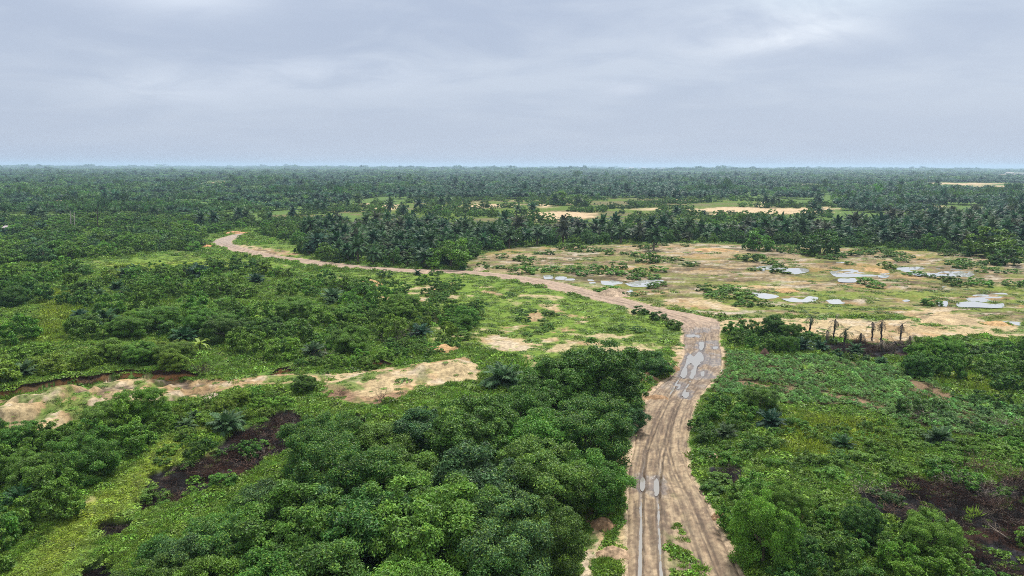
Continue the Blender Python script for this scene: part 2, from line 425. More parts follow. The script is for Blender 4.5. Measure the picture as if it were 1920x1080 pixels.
def albedo(X, Y, r):
    n = X.shape[0]
    f1 = fbm(X, Y, 14.0, 4, 101)
    f2 = fbm(X, Y, 3.2, 4, 103)
    f3 = fbm(X, Y, 0.9, 3, 105)
    c = np.tile(np.array([[0.070, 0.120, 0.025]]), (n, 1))
    c = sgn_mix(c, (0.10, 0.165, 0.030), smooth(0.42, 0.62, f1))
    c = sgn_mix(c, (0.17, 0.15, 0.055), smooth(0.60, 0.74, f2) * 0.6)
    c = sgn_mix(c, (0.130, 0.195, 0.030), r['grass'] * 0.85)
    # worn, sandy places in the meadow
    bare = r['grass'] * smooth(0.60, 0.70, 0.65 * fbm(X, Y, 9.0, 4, 131) + 0.35 * f2) * smooth(420, 200, r['D'])
    c = sgn_mix(c, (0.36, 0.275, 0.165), bare * 0.9)
    c = sgn_mix(c, (0.165, 0.225, 0.022), r['lime'] * 0.85)
    c = sgn_mix(c, (0.20, 0.165, 0.085), smooth(320, 420, r['D']) * r['grass'] * smooth(0.46, 0.60, fbm(X * 0.35, Y, 18.0, 4, 135)) * 0.85)
    c = c * (1 - 0.30 * smooth(300, 420, r['D']) * r['grass'])[:, None]  # far grass darkened in colour for the shade of absent tufts
    # forest floor far away
    farf = smooth(330, 480, r['D']) * (1 - r['grass'])
    c = sgn_mix(c, (0.085, 0.138, 0.032), farf)
    # the wet clearing: brown, ochre, grey silt and moss
    w = r['wet']
    fx = fbm(X * 0.45, Y, 7.0, 5, 111)
    q = lambda sx, sz, sd, o=5: fbm(X * sx, Y, sz, o, sd, 0.62)
    wetc = np.tile(np.array([[0.165, 0.125, 0.070]]), (n, 1))
    wetc = sgn_mix(wetc, (0.285, 0.215, 0.125), smooth(0.46, 0.56, q(0.4, 4.0, 111)))
    wetc = sgn_mix(wetc, (0.33, 0.28, 0.21), smooth(0.55, 0.64, q(0.35, 3.0, 113)))
    wetc = sgn_mix(wetc, (0.125, 0.145, 0.032), smooth(0.51, 0.60, q(0.5, 6.0, 117)) * 0.8)
    wetc = sgn_mix(wetc, (0.075, 0.055, 0.036), smooth(0.58, 0.66, q(0.4, 3.0, 118)) * 0.7)
    wetc = sgn_mix(wetc, (0.30, 0.19, 0.075), smooth(0.60, 0.68, q(0.5, 9.0, 119)) * 0.6)
    px, py, _ = proj(X, Y, 0.0)
    green_front = smooth(522, 548, py + 40 * (fx - 0.5)) * smooth(0.40, 0.56, fbm(X * 0.6, Y, 14.0, 4, 121) + 0.05)
    wetc = sgn_mix(wetc, (0.135, 0.175, 0.030), green_front * 0.9 * smooth(0.40, 0.5, q(0.5, 5.0, 123)))
    c = c * (1 - w[:, None]) + wetc * w[:, None]
    sandc = sgn_mix(np.tile(np.array([[0.36, 0.275, 0.155]]), (n, 1)), (0.26, 0.175, 0.09), smooth(0.45, 0.65, f1))
    sandc = sgn_mix(sandc, (0.40, 0.325, 0.23), smooth(0.55, 0.68, f2) * 0.8)
    sandc = sgn_mix(sandc, (0.38, 0.20, 0.075), smooth(0.62, 0.72, fbm(X, Y, 8.0, 3, 141)) * 0.35)
    wspot = smooth(0.52, 0.59, fbm(X, Y, 2.4, 4, 143)) * smooth(0.45, 0.60, fbm(X, Y, 11.0, 2, 145))
    gl = smooth(-42, -52, X) * smooth(0.16, 0.04, np.abs(fbm(X, Y, 7.0, 4, 531) - 0.5) * 2)
    sandc = sgn_mix(sandc, (0.085, 0.062, 0.045), gl * (0.35 + 0.6 * smooth(0.4, 0.6, f2)))  # gully hollows: dark soil, also painted in for shade the relief lacks
    s = r['sand'] * (1 - 0.8 * wspot)
    c = c * (1 - s[:, None]) + sandc * s[:, None]
    s = r['far'] * smooth(0.36, 0.48, fbm(X * 0.5, Y, 40.0, 3, 147))
    c = c * (1 - s[:, None]) + np.array([[0.44, 0.325, 0.20]]) * s[:, None]
    c = sgn_mix(c, (0.095, 0.070, 0.040), r['cas'] * 0.85)
    c = sgn_mix(c, (0.20, 0.125, 0.078), r['ash'] * (0.6 + 0.4 * smooth(0.4, 0.6, f2)))
    bc = sgn_mix(np.tile(np.array([[0.011, 0.010, 0.010]]), (n, 1)), (0.040, 0.021, 0.015), smooth(0.54, 0.64, f2 * 0.5 + f1 * 0.5))
    bc = sgn_mix(bc, (0.03, 0.03, 0.034), smooth(0.60, 0.70, f3) * 0.8)
    b = r['burn']
    c = c * (1 - b[:, None]) + bc * b[:, None]
    # wet margin of puddles
    m = smooth(-2.2, -0.1, r['pud'] / r['k']) * (1 - smooth(0, 0.5, r['pud']))
    c = c * (1 - 0.25 * m[:, None])
    # bare earth under the road edge
    e = smooth(-0.5, 0.1, r['road_sd'] + (f2 - 0.5) * 1.4)
    c = c * (1 - e[:, None]) + np.array([[0.36, 0.27, 0.18]]) * e[:, None]
    v = 0.80 + 0.4 * f3
    return np.clip(c * v[:, None], 0.01, 0.8)


# ------------------------------------------------------------------ mesh helpers
def mesh_np(name, V, F, mat=None, smooth_shade=False, **attrs):
    """Mesh from numpy arrays; attrs: per-vertex floats (n,) or colours (n,3)."""
    me = bpy.data.meshes.new(name)
    V = np.ascontiguousarray(V, np.float32)
    F = np.ascontiguousarray(F, np.int32)
    m, k = F.shape
    me.vertices.add(len(V))
    me.vertices.foreach_set('co', V.ravel())
    me.loops.add(m * k)
    me.loops.foreach_set('vertex_index', F.ravel())
    me.polygons.add(m)
    me.polygons.foreach_set('loop_start', np.arange(0, m * k, k, dtype=np.int32))
    me.polygons.foreach_set('use_smooth', np.full(m, smooth_shade, bool))
    for an, a in attrs.items():
        a = np.ascontiguousarray(a, np.float32)
        if a.ndim == 1:
            me.attributes.new(an, 'FLOAT', 'POINT').data.foreach_set('value', a)
        else:
            me.attributes.new(an, 'FLOAT_VECTOR', 'POINT').data.foreach_set('vector', a.ravel())
    me.update()
    me.validate()
    if mat:
        me.materials.append(mat)
    return me


def link(name, me, parent=None, **props):
    o = bpy.data.objects.new(name, me)
    COL.objects.link(o)
    if parent is not None:
        o.parent = parent
    for k, v in props.items():
        o[k] = v
    return o


def new_mat(name):
    m = bpy.data.materials.new(name)
    m.use_nodes = True
    return m, NT(m.node_tree)


def grid_faces(nr, nc):
    i = np.arange(nr * nc).reshape(nr, nc)
    return np.stack([i[:-1, :-1], i[:-1, 1:], i[1:, 1:], i[1:, :-1]], -1).reshape(-1, 4)


def mat_ground():
    m, g = new_mat('ground_soil')
    at = g.n('ShaderNodeAttribute', attribute_name='albedo')
    tc = g.n('ShaderNodeTexCoord')
    n1 = g.noise(tc.outputs['Object'], 1.4, 5, 0.62)
    n2 = g.noise(tc.outputs['Object'], 9.0, 3, 0.6)
    f = g.math('ADD', g.ramp(n1, 0.3, 0.7, 0.62, 1.28), g.ramp(n2, 0.3, 0.7, -0.22, 0.22))
    c = g.mix(1.0, at.outputs['Color'], (1, 1, 1), 'MULTIPLY')
    vm = g.n('ShaderNodeVectorMath', operation='SCALE')
    g.link(c, vm.inputs[0])
    g.link(f, vm.inputs['Scale'])
    b = g.n('ShaderNodeBsdfPrincipled')
    g.link(vm.outputs[0], b.inputs['Base Color'])
    b.inputs['Roughness'].default_value = 0.92
    b.inputs['Specular IOR Level'].default_value = 0.06
    bp = g.n('ShaderNodeBump')
    bp.inputs['Strength'].default_value = 0.6
    bp.inputs['Distance'].default_value = 0.12
    g.link(n1, bp.inputs['Height'])
    g.link(bp.outputs[0], b.inputs['Normal'])
    o = g.n('ShaderNodeOutputMaterial')
    g.link(b.outputs[0], o.inputs[0])
    return m


def mat_road():
    m, g = new_mat('road_mud')
    at = g.n('ShaderNodeAttribute', attribute_name='albedo')
    wet = g.n('ShaderNodeAttribute', attribute_name='wet')
    tr = g.n('ShaderNodeAttribute', attribute_name='track')
    tc = g.n('ShaderNodeTexCoord')
    mp = g.n('ShaderNodeMapping')
    mp.inputs['Scale'].default_value = (2.6, 0.30, 1)
    g.link(tr.outputs['Vector'], mp.inputs[0])
    n0 = g.noise(mp.outputs[0], 1.0, 4, 0.6)              # streaks along the wheel tracks
    n1 = g.noise(tc.outputs['Object'], 2.0, 5, 0.65)
    n2 = g.noise(tc.outputs['Object'], 12.0, 3, 0.6)
    f = g.math('ADD', g.ramp(n0, 0.32, 0.68, 0.72, 1.2), g.math('ADD', g.ramp(n1, 0.3, 0.7, -0.18, 0.16), g.ramp(n2, 0.3, 0.7, -0.12, 0.12)))
    vm = g.n('ShaderNodeVectorMath', operation='SCALE')
    g.link(at.outputs['Color'], vm.inputs[0])
    g.link(f, vm.inputs['Scale'])
    b = g.n('ShaderNodeBsdfPrincipled')
    g.link(vm.outputs[0], b.inputs['Base Color'])
    g.link(g.ramp(wet.outputs['Fac'], 0.2, 0.9, 0.9, 0.16), b.inputs['Roughness'])
    b.inputs['Specular IOR Level'].default_value = 0.5
    bp = g.n('ShaderNodeBump')
    bp.inputs['Strength'].default_value = 0.55
    bp.inputs['Distance'].default_value = 0.08
    g.link(g.math('ADD', n0, g.math('MULTIPLY', n2, 0.4)), bp.inputs['Height'])
    g.link(bp.outputs[0], b.inputs['Normal'])
    o = g.n('ShaderNodeOutputMaterial')
    g.link(b.outputs[0], o.inputs[0])
    return m


def mat_water(col):
    m, g = new_mat('puddle_water')
    b = g.n('ShaderNodeBsdfPrincipled')
    b.inputs['Base Color'].default_value = (*col, 1)       # silt tint, lightened to stand in for reflected sky
    b.inputs['Roughness'].default_value = 0.03
    b.inputs['IOR'].default_value = 1.6
    b.inputs['Specular IOR Level'].default_value = 0.8
    o = g.n('ShaderNodeOutputMaterial')
    g.link(b.outputs[0], o.inputs[0])
    return m


def mat_attr(name, rough=0.9, spec=0.06, scale=3.0, lo=0.6, hi=1.3):
    """Base colour from the attribute 'albedo' with procedural mottling."""
    m, g = new_mat(name)
    at = g.n('ShaderNodeAttribute', attribute_name='albedo')
    tc = g.n('ShaderNodeTexCoord')
    n1 = g.noise(tc.outputs['Object'], scale, 5, 0.62)
    vm = g.n('ShaderNodeVectorMath', operation='SCALE')
    g.link(at.outputs['Color'], vm.inputs[0])
    g.link(g.ramp(n1, 0.3, 0.7, lo, hi), vm.inputs['Scale'])
    b = g.n('ShaderNodeBsdfPrincipled')
    g.link(vm.outputs[0], b.inputs['Base Color'])
    b.inputs['Roughness'].default_value = rough
    b.inputs['Specular IOR Level'].default_value = spec
    bp = g.n('ShaderNodeBump')
    bp.inputs['Strength'].default_value = 0.6
    bp.inputs['Distance'].default_value = 0.1
    g.link(n1, bp.inputs['Height'])
    g.link(bp.outputs[0], b.inputs['Normal'])
    o = g.n('ShaderNodeOutputMaterial')
    g.link(b.outputs[0], o.inputs[0])
    return m


M_GROUND, M_ROAD, M_WATER, M_EARTH = mat_ground(), mat_road(), mat_water((0.23, 0.215, 0.19)), mat_attr('raw_earth')

M_POOL = mat_water((0.34, 0.34, 0.33))


# ------------------------------------------------------------------ ground, one sheet to the horizon
def build_ground():
    rows = []
    for py in np.arange(1330, 430, -1.6):
        rows.append(P(960, py)[1])
    for py in np.arange(430, 335, -1.0):
        rows.append(P(960, py)[1])
    rows = [-14500, -6000, -1500, -300, -60, 0, 12, 24, 33] + [y for y in rows if y > 36] + [1700, 2100, 2700, 3500, 4700, 6500, 9500, 14500]
    rows = np.array(sorted(rows))
    hw = np.where(rows > 0, rows * 0.95 + 10, 10 + 0 * rows)
    hw = np.minimum(np.maximum(hw, 30), 14200)
    nc = 900
    u = np.linspace(-1, 1, nc)
    X = hw[:, None] * u[None, :]
    out = np.stack([np.full(len(rows), v) for v in (-14500.0, -14350.0)], 1)
    X = np.concatenate([out, X, -out[:, ::-1]], 1)
    Y = np.repeat(rows[:, None], X.shape[1], 1)
    sh = X.shape
    x, y = X.ravel(), Y.ravel()
    r = plan(x, y)
    z = height(x, y, r)
    z = np.where((y < 30) | (np.abs(x) > 14300), 0, z)
    al = albedo(x, y, r)
    me = mesh_np('ground', np.stack([x, y, z], 1), grid_faces(*sh), M_GROUND, True, albedo=al)
    link('ground', me, kind='structure', label='green scrubland ground with bare sandy and burnt places')


def zground(x, y):
    x, y = np.atleast_1d(np.asarray(x, float)), np.atleast_1d(np.asarray(y, float))
    return height(x, y, plan(x, y))


# ------------------------------------------------------------------ the muddy road
def catmull(pts, n):
    pts = np.array(pts)
    p = np.vstack([2 * pts[0] - pts[1], pts, 2 * pts[-1] - pts[-2]])
    out = []
    for i in range(len(pts) - 1):
        t = np.linspace(0, 1, n, endpoint=False)[:, None]
        a, b, c, d = p[i], p[i + 1], p[i + 2], p[i + 3]
        out.append(0.5 * (2 * b + (c - a) * t + (2 * a - 5 * b + 4 * c - d) * t * t + (3 * b - a - 3 * c + d) * t ** 3))
    out.append(pts[-1:])
    return np.vstack(out)


def build_road():
    L = catmull([P(*a) for a, b in ROAD], 26)
    R = catmull([P(*b) for a, b in ROAD], 26)
    nc = 84
    t = np.linspace(-0.04, 1.04, nc)
    V = L[:, None, :] * (1 - t)[None, :, None] + R[:, None, :] * t[None, :, None]
    sh = V.shape[:2]
    x, y = V[..., 0].ravel(), V[..., 1].ravel()
    mid = (L + R) / 2
    s = np.concatenate([[0], np.cumsum(np.linalg.norm(np.diff(mid, axis=0), axis=1))])
    wid = np.linalg.norm(R - L, axis=1)
    S = np.repeat(s[:, None], nc, 1).ravel()
    U = ((t[None, :] - 0.5) * np.minimum(wid, 9)[:, None]).ravel()
    tt = np.repeat(t[None, :], sh[0], 0).ravel()
    edge = smooth(0.0, 0.10, np.minimum(tt, 1 - tt))
    D = np.hypot(x, y)
    near = smooth(260, 120, D)
    da, db, dc = (pdist(l, x, y) for l in W_RUT)
    g = lambda d, c, w: np.exp(-((d - c) / w) ** 2)
    wob = (fbm(S, U * 0.0, 5.0, 2, 9) - 0.5) * 0.25
    rutA = g(da + wob, 0.92, 0.20)
    rutB = g(db, 0.85, 0.20) + 0.6 * g(db, 1.7, 0.18)
    rutC = g(dc, 0.7, 0.18)
    crestA = g(da + wob, 0.50, 0.14) + g(da + wob, 1.36, 0.16)
    tread = 0.5 + 0.5 * np.sin(S * 9 + 3 * np.sin(U * 6))
    z = 0.03 + (fbm(x, y, 1.5, 3, 61) - 0.5) * 0.10 + (fbm(x, y, 0.45, 3, 63) - 0.5) * 0.11 * near - 0.16 * rutA - 0.09 * rutB - 0.07 * rutC + 0.07 * crestA + 0.015 * tread * (rutB + rutC)
    for px, w, d in ((0.12, 0.05, 0.06), (0.27, 0.04, 0.05), (0.68, 0.05, 0.06), (0.82, 0.05, 0.05)):
        z = z - d * g(tt + 0.05 * (fbm(S, 0 * S, 14, 2, int(px * 100)) - 0.5), px, w)
    # spoil along the shoulders
    z = z + 0.28 * g(tt, 0.03, 0.045) * (fbm(S, U, 4.0, 3, 71)) + 0.28 * g(tt, 0.97, 0.045) * fbm(S, U, 4.0, 3, 73)
    z = z * edge - (1 - edge) * 0.30 + (1 - edge) * (fbm(x, y, 2.0, 3, 79) - 0.3) * 0.35
    pud = np.full(x.shape, -60.0)
    for p in W_PUD[:len(PUDDLE_ROAD)]:
        pud = np.maximum(pud, sdist(p, x, y, 12.0))
    pud = pud + (fbm(x, y, 0.9, 3, 67) - 0.5) * 1.3
    pm = smooth(-0.9, 0.35, pud)
    z = z * (1 - 0.8 * pm) - 0.13 * pm
    px, py, _ = proj(x, y, 0.0)
    n1, n2 = fbm(x, y, 5.0, 4, 81), fbm(x, y, 1.3, 3, 83)
    ns = fbm(U * 1.0, S * 0.08, 0.55, 4, 87)
    c = np.tile(np.array([[0.20, 0.138, 0.084]]), (len(x), 1))
    c = sgn_mix(c, (0.275, 0.20, 0.122), smooth(0.45, 0.62, ns) * 0.9)
    c = sgn_mix(c, (0.12, 0.08, 0.05), smooth(0.55, 0.68, 1 - ns) * 0.8)
    pink = smooth(640, 600, py)
    c = sgn_mix(c, (0.33, 0.235, 0.17), pink * 0.75)
    c = sgn_mix(c, (0.31, 0.225, 0.13), smooth(0.55, 0.68, n1) * 0.6 * (1 - pink))
    muddy = smooth(600, 625, py) * smooth(760, 700, py)
    c = sgn_mix(c, (0.15, 0.108, 0.08), muddy * (0.35 + 0.5 * smooth(0.4, 0.6, n1)))
    wet = np.clip(rutA * smooth(820, 930, py) * 1.2 + smooth(-1.4, 0.0, pud) * 0.9 + muddy * smooth(0.5, 0.65, n1) * 0.8 + smooth(470, 455, py) * 0.5, 0, 1)
    c = sgn_mix(c, (0.17, 0.14, 0.115), np.clip(wet, 0, 1) * 0.75)
    churn = fbm(x, y, 0.5, 3, 65)
    c = sgn_mix(c, (0.115, 0.075, 0.045), smooth(0.56, 0.68, churn) * 0.6 * near)
    c = sgn_mix(c, (0.33, 0.25, 0.155), smooth(0.56, 0.68, 1 - churn) * 0.5 * near)
    c = sgn_mix(c, (0.11, 0.08, 0.06), smooth(-0.9, -0.05, pud) * 0.8)
    dark = np.clip(g(da + wob, 0.66, 0.10) + g(da + wob, 1.18, 0.10), 0, 1) * smooth(560, 800, py)
    groove = sum(g(tt + 0.05 * (fbm(S, 0 * S, 14, 2, int(q * 100)) - 0.5), q, 0.022) for q in (0.12, 0.27, 0.44, 0.68, 0.82))
    dark = np.clip(dark + 0.75 * groove * smooth(600, 700, py) * smooth(0.35, 0.55, fbm(S, U, 6.0, 3, 69)) + 0.6 * (g(db, 0.62, 0.09) + g(db, 1.08, 0.09) + g(dc, 0.5, 0.09) + g(dc, 0.9, 0.09)) * near, 0, 1)
    c = sgn_mix(c, (0.075, 0.050, 0.032), dark * 0.85 * (0.4 + n2))
    grassy = g(tt, 0.56 - 0.10 * smooth(900, 1080, py), 0.10) * smooth(870, 1000, py) * smooth(0.50, 0.60, fbm(x, y, 1.8, 3, 91))
    c = sgn_mix(c, (0.15, 0.19, 0.04), np.clip(grassy, 0, 1) * 0.4)
    c = np.clip(c * (0.82 + 0.36 * n2)[:, None], 0.01, 0.8)
    me = mesh_np('dirt_road', np.stack([x, y, z], 1), grid_faces(*sh), M_ROAD, True, albedo=c, wet=wet, track=np.stack([U, S, 0 * U], 1))
    link('dirt_road', me, kind='structure', label='muddy rutted dirt road winding away across the scrubland')


def rut_water():
    line = catmull(W_RUT[0], 12)
    _, ly, _ = proj(line[:, 0], line[:, 1], 0.0)
    tg = unit2(np.gradient(line, axis=0))
    nr = np.stack([-tg[:, 1], tg[:, 0]], 1)
    for side in (-1, 1):
        for lo, hi in ((932, 1290), (712, 742)):
            k = np.where((ly > lo) & (ly < hi))[0]
            if len(k) < 3:
                continue
            c = line[k] + nr[k] * side * 0.92
            w = 0.30 * np.sin(np.linspace(0.12, math.pi - 0.12, len(k)))[:, None] ** 0.5
            a, b = c + nr[k] * w, c - nr[k] * w
            V = np.concatenate([a, b])
            V = np.concatenate([V, np.full((len(V), 1), -0.098)], 1)
            n = len(k)
            F = np.array([(i, i + 1, n + i + 1, n + i) for i in range(n - 1)])
            me = mesh_np('puddle', V, F, M_WATER)
            if me.polygons[0].normal.z < 0:
                me.flip_normals()
            link('puddle', me, kind='structure', label='long thin strip of water standing in a wheel rut of the road', group='water in the wheel ruts')


def unit2(v):
    return v / (np.linalg.norm(v, axis=1, keepdims=True) + 1e-9)


def build_puddles():
    rut_water()
    for i, poly in enumerate(PUDDLE_ROAD + PUDDLE_CLEAR):
        w = PA(poly)
        c = w.mean(0)
        d = w - c
        grow = 0.05 if i < len(PUDDLE_ROAD) else 0.3
        w = w + d / (np.linalg.norm(d, axis=1, keepdims=True) + 1e-6) * grow
        w = catmull(np.vstack([w, w[:1]]), 4)[:-1]
        lvl = -0.085 if i < len(PUDDLE_ROAD) else -0.05
        me = bpy.data.meshes.new('puddle')
        me.from_pydata([(p[0], p[1], lvl) for p in w], [], [list(range(len(w)))])
        if me.polygons[0].normal.z < 0:
            me.flip_normals()
        me.materials.append(M_WATER if i < len(PUDDLE_ROAD) else M_POOL)
        link('puddle', me, kind='structure', label='silty rain puddle lying in the muddy road' if i < len(PUDDLE_ROAD) else 'shallow pale pool lying in the brown clearing',
             group='puddles in the road' if i < len(PUDDLE_ROAD) else 'pools in the clearing')


# ------------------------------------------------------------------ cut banks and heaps of earth
def build_banks():
    for bi, (line, h) in enumerate(W_BANK):
        cl = catmull(line, 40)
        nv = 12
        n = len(cl)
        V, C = [], []
        for j in range(nv):
            t = j / (nv - 1)
            s = np.arange(n) * 0.25
            off = -0.55 * (1 - t) ** 1.5 + (fbm(s, 0 * s + t * 4, 2.0, 3, 201 + bi) - 0.5) * 0.7 + 0.15
            top = h * (0.85 + 0.4 * (fbm(s, 0 * s, 6.0, 3, 211 + bi) - 0.4))
            end = np.minimum(1, np.minimum(np.arange(n), np.arange(n)[::-1]) / 25.0)
            zz = -0.3 + (top * end + 0.35) * t
            V.append(np.stack([cl[:, 0], cl[:, 1] + off, zz], 1))
            k = smooth(0.56, 0.74, t + (fbm(s, 0 * s, 3.0, 3, 221) - 0.5) * 0.5)
            c = np.array([[0.26, 0.13, 0.055]]) * (1 - k)[:, None] + np.array([[0.034, 0.022, 0.017]]) * k[:, None]
            c = sgn_mix(c, (0.34, 0.22, 0.12), (1 - k) * smooth(0.5, 0.65, fbm(s, 0 * s, 5.0, 2, 231)) * 0.7)
            C.append(c)
        V, C = np.array(V), np.array(C)
        me = mesh_np('earth_bank', V.reshape(-1, 3), grid_faces(nv, n), M_EARTH, True, albedo=C.reshape(-1, 3))
        link('earth_bank', me, kind='structure', label='cut bank of dark topsoil over orange earth beside the sandy track')


def mound(px, py, rx, ry, h, col, label, seed, cat='mound', name='earth_mound'):
    n = 36
    a = np.linspace(-1.25, 1.25, n)
    A, B = np.meshgrid(a, a)
    c = P(px, py)
    X, Y = c[0] + A * rx, c[1] + B * ry
    d = np.hypot(A, B) + (fbm(X, Y, max(rx, ry) * 0.5, 3, seed) - 0.5) * 0.7
    prof = smooth(1.1, 0.1, d)
    z = h * prof * (0.25 + 1.1 * fbm(X, Y, rx * 0.6, 4, seed + 5)) + h * 0.35 * (fbm(X, Y, rx * 0.22, 3, seed + 6) - 0.5) * prof - 0.25 * smooth(0.8, 1.2, d)
    z0 = float(zground(*c)[0])
    f = fbm(X, Y, rx * 0.25, 4, seed + 9).ravel()
    C = np.array([col]) * (0.35 + 1.3 * f[:, None])
    me = mesh_np(name, np.stack([(A * rx).ravel(), (B * ry).ravel(), z.ravel()], 1), grid_faces(n, n), M_EARTH, True, albedo=C)
    o = link(name, me, label=label, category=cat)
    o.location = (c[0], c[1], z0)
    return o


def build_mounds():
    T, O, B, K = (0.36, 0.27, 0.19), (0.36, 0.23, 0.11), (0.24, 0.15, 0.085), (0.10, 0.06, 0.04)
    G = 'heaps of pushed up earth'
    for i, (px, py, rx, ry, h, c, lab) in enumerate([
        (1150, 552, 4.6, 4, 1.7, T, 'pale mound of pushed up earth on the far edge of the bending road'),
        (692, 535, 4.5, 5, 1.8, O, 'orange sand heap in the meadow beside a dark bush, short of the far road'),
        (1210, 712, 2.6, 2.2, 1.3, B, 'brown heap of clods at the corner of the big canopy by the road'),
        (1250, 690, 2.4, 2.4, 1.2, B, 'brown earth heap on the verge beside the long road puddle'),
        (1226, 745, 3.0, 2.0, 0.8, B, 'low brown spoil heap under the tree at the verge'),
        (1780, 600, 8.0, 6.0, 0.8, (0.34, 0.255, 0.15), 'broad low pale sand heap on the far side of the sandy side track'),
        (1868, 608, 3.4, 3.0, 0.6, O, 'small orange sand heap at the edge of the side track'),
        (1340, 470, 9, 9, 0.6, O, 'ochre earth heap at the far end of the brown clearing'),
        (1645, 507, 4.0, 6, 0.7, O, 'ochre hump standing between the long pools in the clearing'),
        (1475, 545, 4, 4, 0.5, O, 'ochre hump beside the pale stripe in the clearing'),
        (1130, 985, 1.5, 1.3, 0.7, B, 'brown earth heap at the edge of the canopy beside the grass strip'),
        (1150, 1040, 1.6, 1.2, 0.8, (0.36, 0.25, 0.16), 'tan earth heap pushed against the near road edge'),
        (1350, 970, 0.9, 0.8, 0.5, B, 'small brown heap beside the vine covered tree by the road'),
        (1335, 855, 0.9, 0.8, 0.5, (0.42, 0.30, 0.2), 'small tan heap in the bushes beside the road'),
        (898, 506, 3.0, 2.5, 0.9, T, 'low pale heap on the far road edge in front of the clearing'),
        (800, 512, 4.5, 2.5, 0.8, (0.33, 0.24, 0.17), 'brown spoil ridge between two small bushes on the far road'),
        (375, 462, 5.0, 5, 1.8, (0.40, 0.20, 0.10), 'red earth heap at the tip of the road hairpin'),
        (440, 437, 7.0, 5, 1.2, (0.40, 0.22, 0.12), 'red earth ridge where the far road vanishes'),
        (830, 655, 3.0, 2.4, 1.0, O, 'orange scrape of soil below a bush in the meadow'),
        (397, 745, 1.5, 1.8, 0.6, (0.32, 0.26, 0.19), 'heap of pale crumbled earth at the end of the sandy track'),
    ]):
        o = mound(px, py, rx, ry, h, c, lab, 300 + i * 7)
        o['group'] = G
    # steep brown termite mound in the cassava
    n, m = 14, 20
    V = []
    for j in range(n):
        t = j / (n - 1)
        for i in range(m):
            a = 2 * math.pi * i / m
            rr = (1.15 * (1 - t) ** 0.8 + 0.04) * (0.8 + 0.5 * float(fbm(np.array([math.cos(a) * 2 + 5]), np.array([math.sin(a) * 2 + t * 4]), 1.0, 3, 5)[0]))
            V.append((rr * math.cos(a), rr * math.sin(a), 1.7 * t - 0.1))
    F = [(j * m + i, j * m + (i + 1) % m, (j + 1) * m + (i + 1) % m, (j + 1) * m + i) for j in range(n - 1) for i in range(m)]
    me = mesh_np('termite_mound', np.array(V), np.array(F), M_EARTH, True, albedo=np.tile([[0.10, 0.06, 0.045]], (len(V), 1)))
    o = link('termite_mound', me, label='steep dark brown termite mound in the cassava field', category='termite mound')
    c = P(1433, 668)
    o.location = (c[0], c[1], 0)


build_ground()
build_road()
build_puddles()
build_banks()
build_mounds()


# ------------------------------------------------------------------ foliage materials
def leaf_mat(name, tip, trans=0.30, rough=0.47, spec=0.28, tint_attr=False, gain=1.0, spread=0.6, hue=0.10):
    """Leaf colour = the plant's own colour (object colour or scatter tint), varied per leaf and per plant."""
    m, g = new_mat(name)
    v = g.n('ShaderNodeAttribute', attribute_name='leaf')
    oi = g.n('ShaderNodeObjectInfo')
    if tint_attr:
        ta = g.n('ShaderNodeAttribute', attribute_name='tint', attribute_type='INSTANCER')
        base = ta.outputs['Color']
    else:
        base = oi.outputs['Color']
    sep = g.n('ShaderNodeSeparateXYZ')
    g.link(v.outputs['Vector'], sep.inputs[0])
    bright = g.math('MULTIPLY', g.ramp(sep.outputs[0], 0, 1, (1 - spread) * gain, (1 + spread) * gain),
                    g.ramp(oi.outputs['Random'], 0, 1, 0.82, 1.18))
    hs = g.n('ShaderNodeHueSaturation')
    g.link(base, hs.inputs['Color'])
    g.link(g.ramp(g.math('FRACT', g.math('MULTIPLY', oi.outputs['Random'], 7.31)), 0, 1, 0.5 - hue * 0.18, 0.5 + hue * 0.10), hs.inputs['Hue'])
    col = g.mix(g.math('MULTIPLY', sep.outputs[1], 0.75), hs.outputs[0], tip)
    vm = g.n('ShaderNodeVectorMath', operation='SCALE')
    g.link(col, vm.inputs[0])
    g.link(bright, vm.inputs['Scale'])
    b = g.n('ShaderNodeBsdfPrincipled')
    g.link(vm.outputs[0], b.inputs['Base Color'])
    b.inputs['Roughness'].default_value = rough
    b.inputs['Specular IOR Level'].default_value = spec
    tr = g.n('ShaderNodeBsdfTranslucent')
    g.link(vm.outputs[0], tr.inputs['Color'])
    mx = g.n('ShaderNodeMixShader')
    mx.inputs[0].default_value = trans
    g.link(b.outputs[0], mx.inputs[1])
    g.link(tr.outputs[0], mx.inputs[2])
    o = g.n('ShaderNodeOutputMaterial')
    g.link(mx.outputs[0], o.inputs[0])
    return m


def bark_mat(name, col):
    m, g = new_mat(name)
    tc = g.n('ShaderNodeTexCoord')
    n = g.noise(tc.outputs['Object'], 6.0, 4, 0.6)
    b = g.n('ShaderNodeBsdfPrincipled')
    g.link(g.mix(g.ramp(n, 0.3, 0.7), [c * 0.55 for c in col], [c * 1.35 for c in col]), b.inputs['Base Color'])
    b.inputs['Roughness'].default_value = 0.9
    o = g.n('ShaderNodeOutputMaterial')
    g.link(b.outputs[0], o.inputs[0])
    return m


